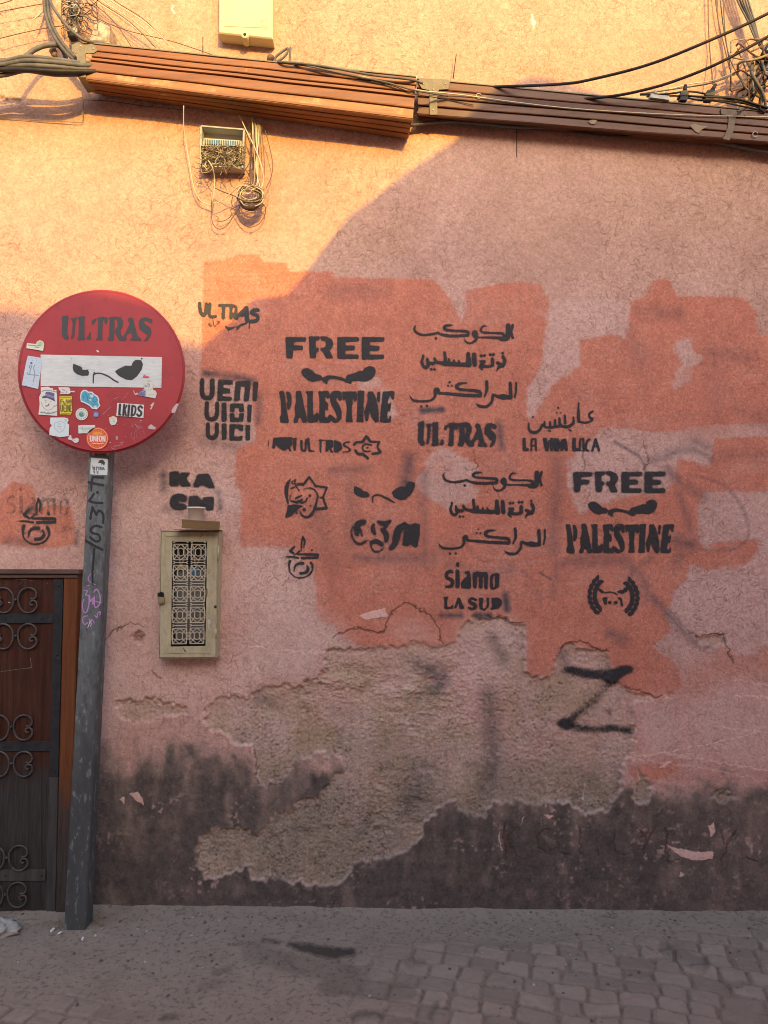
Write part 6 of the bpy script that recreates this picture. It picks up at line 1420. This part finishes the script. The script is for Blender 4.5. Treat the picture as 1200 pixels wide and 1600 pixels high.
M_DUSTB = weathered('dusty_grey_box', (0.40,0.33,0.24), (0.52,0.44,0.33), 0.7, 25, 0, (1,1,1), 0.001, (0.28,0.2,0.13), (0.5,0.62), 35)
mb = MB(); plate(mb, [(140,66),(149,34),(155,31),(172,40),(171,68)], .075, .07); mb.build('body', M_DUSTB, grey)
mb = MB(); plate(mb, [(144,63),(151,38),(156,36),(168.5,43),(168,64)], .077, .003); mb.build('lid', M_DUSTB, grey)
gK = 'dusty cable clips beside the paired cables'
mb = MB(); mb.lump(P(84,82,.05), (.014,.014,.017), 4); tag(mb.build('insulator', weathered('dusty_insulator', (0.20,0.13,0.09), (0.33,0.23,0.16), 0.6, 70), None, True), 'dusty brown insulator knob beside the paired cables', 'insulator')
# thin conduit wire on the wall at left
wire('wire','thin flat wire clipped to the wall below the left end of the casing','wire',[(-60,182,.006),(0,184.5,.006),(44,187,.006),(100,190,.006),(124,191,.007),(129,188,.007),(130,165,.008),(132,155,.01)],.0015,M_OLIVE)
wire('wire','thin wire in the shadow under the casing','wire',[(130,156,.008),(170,158,.008),(230,166,.01),(290,172,.03)],.0012,M_DARKW)
# nails
for (x0,y0,x1,y1,lab) in ((317,58,317,88,'thin metal rod standing above the casing, left of the wire loop'),(713,84,708,117,'thin metal rod standing above the joint of the two casings')):
    mb = MB(); mb.tube([P(x0,y0,.035),P(x1,y1+6,.035)], .0018, 6, False); tag(mb.build('metal_rod', M_DARKW, None, True), lab, 'rod')
mb = MB(); mb.tube([P(807,199,.004),P(807.5,245,.004)], .0012, 5, False); tag(mb.build('wire_end', M_DARKW, None, True), 'short dark wire hanging under the darker casing', 'wire')
# loop and cables on top of the casing
wire('cable','grey cable lying along the top of the rust brown casing','cable',[(425,97,.10),(440,97,.14),(470,99,.145),(520,106,.145),(580,117,.145),(640,124,.14),(660,130,.10)],.0042,M_CABLE,None,8)
wire('cable','second grey cable curving over the top of the rust brown casing','cable',[(445,99,.12),(480,103,.142),(540,116,.145),(600,128,.142),(648,141,.138),(700,150,.09)],.0030,M_CABLE,None,8)
wire('cable','small loop of grey cable standing above the rust brown casing','cable',[(428,97,.08),(432,88,.08),(445,78,.08),(450,76,.085),(448,84,.09),(440,92,.09),(430,97,.09)],.0042,M_CABLE,None,8)
wire('cable','short upright cable beside the small grey loop','cable',[(454,74,.08),(453,88,.08),(452,100,.09)],.0040,M_CABLE,None,8)
mb = MB(); mb.lump(P(422,91,.08), (.013,.012,.014), 9); tag(mb.build('insulator', M_BROWNW, None, True), 'brown insulator knob beside the small grey cable loop', 'insulator')
mb = MB(); plate(mb, [(615,122),(648,117),(652,120),(650,127),(620,126)], .12, .05); tag(mb.build('sheet_scrap', M_GALV, None), 'grey sheet metal scrap at the right end of the rust brown casing', 'sheet metal')
wire('wire','thin pale wire stretched along the face of the darker casing','wire',[(560,118,.14),(600,128,.138),(655,141,.10),(720,148,.082),(800,159,.080),(900,170,.080),(1050,179,.080),(1200,182.5,.082),(1330,182,.085)],.0019,M_BEIGE)
wire('wire','dark thin wire dipping across the joint of the casings','wire',[(560,122,.136),(610,133,.136),(650,147,.132),(690,154,.082),(740,164,.080)],.0014,M_DARKW)
wire('cable','black cable sagging under the darker casing','cable',[(860,196,.03),(900,206,.035),(960,212,.035),(1010,211,.03),(1060,212,.02)],.0032,M_CABLE2,None,8)
wire('conduit','grey conduit tucked under the darker casing at the joint','conduit',[(640,196,.035),(690,190,.035),(740,192,.035),(800,198,.035),(860,200,.03),(930,207,.02)],.0058,M_CABLE,None,8)
wire('conduit','grey conduit under the right end of the darker casing','conduit',[(1118,222,.03),(1150,228,.035),(1200,238,.035),(1320,256,.035)],.0062,M_CABLE,None,8)

# ------------------------------------------------------------------ cables at the upper right
wire('cable','upper black cable sweeping up to the right from the darker casing','cable',[(760,136,.06),(826,134,.12),(880,131,.14),(920,125,.16),(1010,102,.20),(1100,67,.24),(1200,21,.28),(1330,-50,.32)],.0050,M_CABLE2,None,8)
wire('cable','lower black cable sweeping up to the right from the darker casing','cable',[(900,156,.06),(958,150,.10),(1000,142,.13),(1050,128,.16),(1120,100,.20),(1200,57,.24),(1330,-20,.28)],.0050,M_CABLE2,None,8)
gR = 'pale thin wires dropping along the wall at right'
for pts, m in (([(1106,-40,.02),(1107,40,.02),(1110,90,.02),(1114,132,.06)],M_BROWNW),([(1113,-40,.02),(1122,30,.02),(1131,70,.02),(1140,108,.03)],M_BROWNW),([(1121,-40,.02),(1130,40,.02),(1137,80,.025),(1142,115,.03)],M_CABLE),([(1128,-40,.03),(1133,50,.03),(1140,90,.03),(1150,112,.04)],M_CABLE)):
    wire('wire', 'thin brown wire dropping down the wall to the darker casing' if m is M_BROWNW else 'thin grey wire dropping down the wall to the tangle', 'wire', pts, .0020, m, gR)
gG = 'grey cables bundled together at the upper right'
for k in range(5):
    wire('cable','grey cable in the bundle coming down at the upper right','cable',[(1140+k*4.5,-40,.05),(1152+k*4.2,0,.05),(1168+k*2.6,32,.055),(1180+k*1.4,60,.06),(1194+k,80,.07),(1225,110,.08)],.0034,M_CABLE if k != 1 else M_CABLE2,gG,8)
gX_ = 'tangled cables where the lines meet at the right edge'
tang = [([(1150,72,.09),(1155,68,.10),(1168,78,.11),(1182,88,.11),(1200,88,.10),(1240,80,.1)],.0036,M_BROWNW),([(1152,76,.07),(1160,95,.08),(1168,120,.09),(1170,145,.08),(1168,165,.06)],.0026,M_BROWNW),
 ([(1154,112,.06),(1153,102,.08),(1160,96,.10),(1180,93,.11),(1200,86,.11),(1250,70,.1)],.0045,M_OLIVE),([(1150,112,.05),(1158,124,.07),(1166,138,.08),(1184,150,.08),(1200,158,.07),(1240,172,.06)],.0042,M_CABLE),
 ([(1176,98,.09),(1174,112,.10),(1182,128,.10),(1192,146,.09),(1196,165,.07),(1194,185,.05)],.0055,M_CABLE),([(1182,98,.08),(1178,115,.09),(1180,132,.09),(1190,150,.08),(1188,168,.06)],.0055,M_OLIVE),
 ([(1200,98,.10),(1190,120,.10),(1182,142,.09),(1172,164,.06)],.0036,M_CABLE2),([(1160,150,.05),(1172,146,.07),(1180,120,.09),(1188,100,.09),(1200,92,.09),(1240,88,.08)],.0030,M_DARKW),
 ([(1190,95,.10),(1195,112,.10),(1200,118,.10),(1230,126,.1)],.0050,M_CABLE),([(1200,70,.11),(1192,82,.11),(1190,90,.10),(1198,96,.1),(1215,99,.1)],.0050,M_CABLE2),
 ([(1150,108,.06),(1165,112,.07),(1185,108,.07),(1240,118,.06)],.0018,M_BROWNW),([(1110,150,.06),(1140,152,.07),(1160,152,.07),(1170,143,.07),(1171,130,.06)],.0028,M_CABLE2),
 ([(1040,141,.06),(1080,131,.06),(1115,126,.06),(1150,112,.06)],.0022,M_BEIGE),([(1000,147,.06),(1060,138,.06),(1110,130,.06),(1148,116,.06)],.0026,M_CABLE),
 ([(1210,60,.10),(1194,74,.11),(1196,88,.11),(1208,92,.1)],.0042,M_BROWNW),([(1205,110,.09),(1196,128,.09),(1186,134,.08),(1176,128,.08),(1180,112,.08)],.0030,M_CABLE2),([(1168,165,.05),(1176,150,.07),(1190,138,.08),(1215,130,.08)],.0026,M_CABLE2)]
for pts, r, m in tang:
    wire('cable','bent cable in the tangle at the right edge above the darker casing','cable',pts,r,m,gX_,7)
for k in range(20):
    x0, y0 = rw.uniform(1160,1215), rw.uniform(66,120); a = rw.uniform(0,6); pts = [(x0,y0,.09)]; x, y = x0, y0
    for q in range(rw.randint(4,6)):
        a += rw.uniform(-1.0,1.0); x = min(max(x+math.cos(a)*15,1142),1240); y = min(max(y+math.sin(a)*17,62),176); pts.append((x,y,rw.uniform(.06,.11)))
    wire('cable','bent cable in the tangle at the right edge above the darker casing','cable',pts,rw.uniform(.0018,.0040),rw.choice([M_CABLE,M_CABLE2,M_BROWNW,M_OLIVE,M_CABLE2]),gX_,7)
gF = 'black cables lying on top of the darker casing at right'
for pts, r in (([(1000,148,.07),(1040,147,.08),(1080,143,.08),(1120,151,.08),(1160,160,.08),(1215,178,.07)],.0034),([(1010,151,.05),(1060,150,.07),(1090,156,.08),(1140,158,.08),(1215,172,.07)],.0030),([(1075,150,.07),(1110,152,.085),(1150,154,.085),(1200,168,.08),(1260,180,.06)],.0038),([(1090,157,.06),(1120,158,.08),(1160,166,.08),(1230,180,.07)],.0030)):
    wire('cable','black cable lying along the top of the darker casing at right','cable',pts,r,M_CABLE2,gF,7)
for k, (cx_, cy_, lab) in enumerate(((1069,147,'black cable connector on the casing, left of two'),(1109,146,'black cable connector on the casing, right of two and tilted'))):
    b0 = P(cx_, cy_+10, .07)
    cn = thing('cable_connector', lab, 'connector', b0)
    tl = 0 if k == 0 else 7
    mb = MB(); plate(mb, [(cx_-6,cy_+9),(cx_-5,cy_-3),(cx_-3,cy_-6),(cx_+5+tl*.4,cy_-6),(cx_+7+tl*.4,cy_-2),(cx_+5,cy_+9)], .085, .025); bd = mb.build('body', M_BLACKP, cn)
    mb = MB(); plate(mb, [(cx_-6.6,cy_+2),(cx_-6.6,cy_-1),(cx_+7.5,cy_-1),(cx_+7,cy_+2)], .088, .03); mb.build('collar', M_BLACKP, cn)
    mb = MB(); mb.tube([P(cx_+1+tl*.4,cy_-5,.075), P(cx_+2+tl,cy_-14,.075)], [.007,.006], 8, False); mb.build('bolt', M_IRON, cn, True)
g0 = P(1030,151,.06)
gc = thing('cable_clamp', 'flat grey metal cable clamp with two bolts on top of the darker casing', 'clamp', g0)
mb = MB(); plate(mb, [(1016,152),(1017,146.5),(1046,150),(1046,156)], .085, .03); mb.build('plate', M_GALV, gc)
for x, y in ((1024,145),(1041,148)):
    mb = MB(); mb.tube([P(x,y+3,.075),P(x+.3,y-4,.075)], .0045, 8, False); mb.build('bolt', M_GALV, gc, True)

# ------------------------------------------------------------------ stone and litter at the foot of the wall
M_STONE = weathered('pale_limestone', (0.36,0.335,0.30), (0.50,0.475,0.43), 0.85, 20, 0, (1,1,1), 0.003, (0.24,0.21,0.18), (0.56,0.68), 14)
q = Pg(-6, 1466)
mb = MB(); mb.lump((q[0]-0.025, q[1]+0.02, 0.014), (0.062,0.046,0.026), 5, 26, 14); tag(mb.build('stone', M_STONE, None, True), 'flat pale stone on the ground at the lower left corner by the door', 'stone')
rw = random.Random(21)
gP = 'small pebbles and crumbs scattered on the lane'
kinds = []
M_PEB = weathered('dark_stone_crumb', (0.10,0.085,0.078), (0.18,0.155,0.14), 0.85, 40)
for k in range(6):
    mb = MB(); mb.lump((0,0,0.0), (0.0075,0.006,0.0045), 50+k, 8, 5)
    kinds.append(mb)
for k in range(170):
    px_ = rw.uniform(5, 1195) if k > 70 else rw.choice([rw.uniform(140, 470), rw.uniform(700,1190)]); py_ = 1428+abs(rw.gauss(0, 40 if k < 60 else 90))
    if py_ > 1640: continue
    g = Pg(px_, py_); sc = rw.uniform(0.22, 0.85); a = rw.uniform(0, 6)
    if g[1] > -0.01: continue
    mb = MB(); V0 = np.array(kinds[k % 6].V)*sc; ca_, sa_ = math.cos(a), math.sin(a)
    zz = gz_at(g[0], g[1]) + 0.0015*sc
    mb.V = [(v[0]*ca_-v[1]*sa_+g[0], v[0]*sa_+v[1]*ca_+g[1], v[2]+zz) for v in V0]; mb.F = list(kinds[k % 6].F)
    lt = rw.random() < 0.25
    tag(mb.build('pebble', M_STONE if lt else M_PEB, None, True), 'small pale pebble lying on the lane' if lt else 'small dark crumb of stone lying on the lane', 'pebble', gP)
M_PAPER = weathered('white_paper', (0.60,0.58,0.54), (0.70,0.68,0.64), 0.8, 40)
for (px_, py_, a, w_, h_, lab) in ((81.5,1456,1.2,.009,.004,'white paper scrap on the ground left of the post foot'),(93,1461,.3,.006,.003,'tiny white scrap right at the foot of the post'),(129,1469,1.4,.006,.003,'white paper scrap in front of the post foot'),(143,1435,2.6,.008,.003,'tiny pale scrap against the wall beside the post')):
    g = Pg(px_, py_); z = gz_at(g[0], g[1])+0.003
    ca_, sa_ = math.cos(a)*w_, math.sin(a)*w_; cb_, sb_ = -math.sin(a)*h_, math.cos(a)*h_
    mb = MB(); slab4(mb, [(g[0]-ca_-cb_, g[1]-sa_-sb_, z), (g[0]+ca_-cb_*.6, g[1]+sa_-sb_*.6, z+.004), (g[0]+ca_*.9+cb_, g[1]+sa_*.9+sb_, z+.007), (g[0]-ca_*.7+cb_, g[1]-sa_*.7+sb_, z+.003)], (0,0,-.0012))
    tag(mb.build('paper_scrap', M_PAPER, None), lab, 'litter')
M_STRAW = weathered('dry_straw', (0.22,0.175,0.115), (0.36,0.30,0.20), 0.8, 60)
mb = MB()
for k in range(90):
    px_ = rw.gauss(149, 9) if k < 55 else rw.gauss(92, 9); py_ = rw.gauss(1440, 8) if k < 55 else rw.gauss(1450, 6)
    g = Pg(px_, py_)
    if g[1] > -0.02: g = np.array([g[0], -0.02-rw.random()*.02, 0])
    z = gz_at(g[0], g[1])+.002; a = rw.uniform(0, 6.3); L = rw.uniform(.008, .026); up = rw.uniform(0, .014)
    p0 = np.array([g[0], g[1], z]); p2 = p0+np.array([math.cos(a)*L, min(math.sin(a)*L, -g[1]-.006), up]); p1 = (p0+p2)/2+np.array([0,0,.004])
    mb.tube([p0, p1, p2], [.0009,.0007,.0003], 4)
o = mb.build('dry_grass', M_STRAW, None, True); tag(o, 'wisps of dry grass at the foot of the sign post', 'dry grass', None, 'stuff')

# ------------------------------------------------------------------ houses across the lane, whose rooflines throw the shade
def caster(D, sil, thick, name, label, mat, xl, xr):
    """silhouette given by the shadow's outline on this wall (photo pixels), carried back along the sun's rays"""
    kx = math.tan(SUN_AZ); kz = math.tan(SUN_EL)/math.cos(SUN_AZ)
    pts = []
    for px_, py_ in sil:
        q = P(px_, py_, 0.0); pts.append((q[0]+D*kx, q[2]+D*kz))
    top = [(xl, pts[0][1])] if xl is not None and xl < pts[0][0] else []
    top += pts
    if xr > pts[-1][0]: top.append((xr, pts[-1][1]))
    mb = MB(); n_ = len(top)
    V = []
    for y in (-D, -D-thick):
        for x, z in top: V.append((x, y, z))
        for x, z in top: V.append((x, y, -0.25))
    F = []
    for i in range(n_-1):
        F.append((i, n_+i, n_+i+1, i+1))
        F.append((2*n_+i, 2*n_+i+1, 3*n_+i+1, 3*n_+i))
        F.append((i, i+1, 2*n_+i+1, 2*n_+i))
        F.append((n_+i, 3*n_+i, 3*n_+i+1, n_+i+1))
    F.append((0, 2*n_, 3*n_, n_)); F.append((n_-1, 2*n_-1, 4*n_-1, 3*n_-1))
    mb.add(V, F)
    o = thing(name, label, 'house', ((top[0][0]+top[-1][0])/2, -D-thick/2, -0.02))
    mb.build('walls', mat, o)
    return o
M_OPP = weathered('opposite_plaster', (0.50,0.28,0.21), (0.62,0.36,0.28), 0.9, 5, 0, (1,1,1), 0.004)
hA = caster(3.8, [(300,560),(320,536),(365,500),(396,467),(448,461),(470,436),(489,411),(531,356),(549,335),(578,316),(632,273),(706,224),(760,172),(806,128),(830,121),(870,126),(930,143),(1000,168),(1080,190),(1200,205)], 2.5, 'opposite_house', 'plastered house across the lane with a stepped roofline, behind the viewer', M_OPP, None, 7.5)
hB = caster(8.8, [(-900,470),(-200,474),(20,484),(150,505),(300,538),(420,560)], 2.5, 'opposite_house', 'lower plastered house farther back across the lane, behind the viewer', M_OPP, -9.0, 3.0)
for hh, D, xs in ((hA, 3.8, (2.2, 4.4)), (hB, 8.8, (-3.2, -0.6))):
    for x in xs:
        mb = MB(); mb.box(x, x+0.9, -D, -D+0.03, 0.9, 2.0); w_ = mb.build('window', M_DOOR, hh)
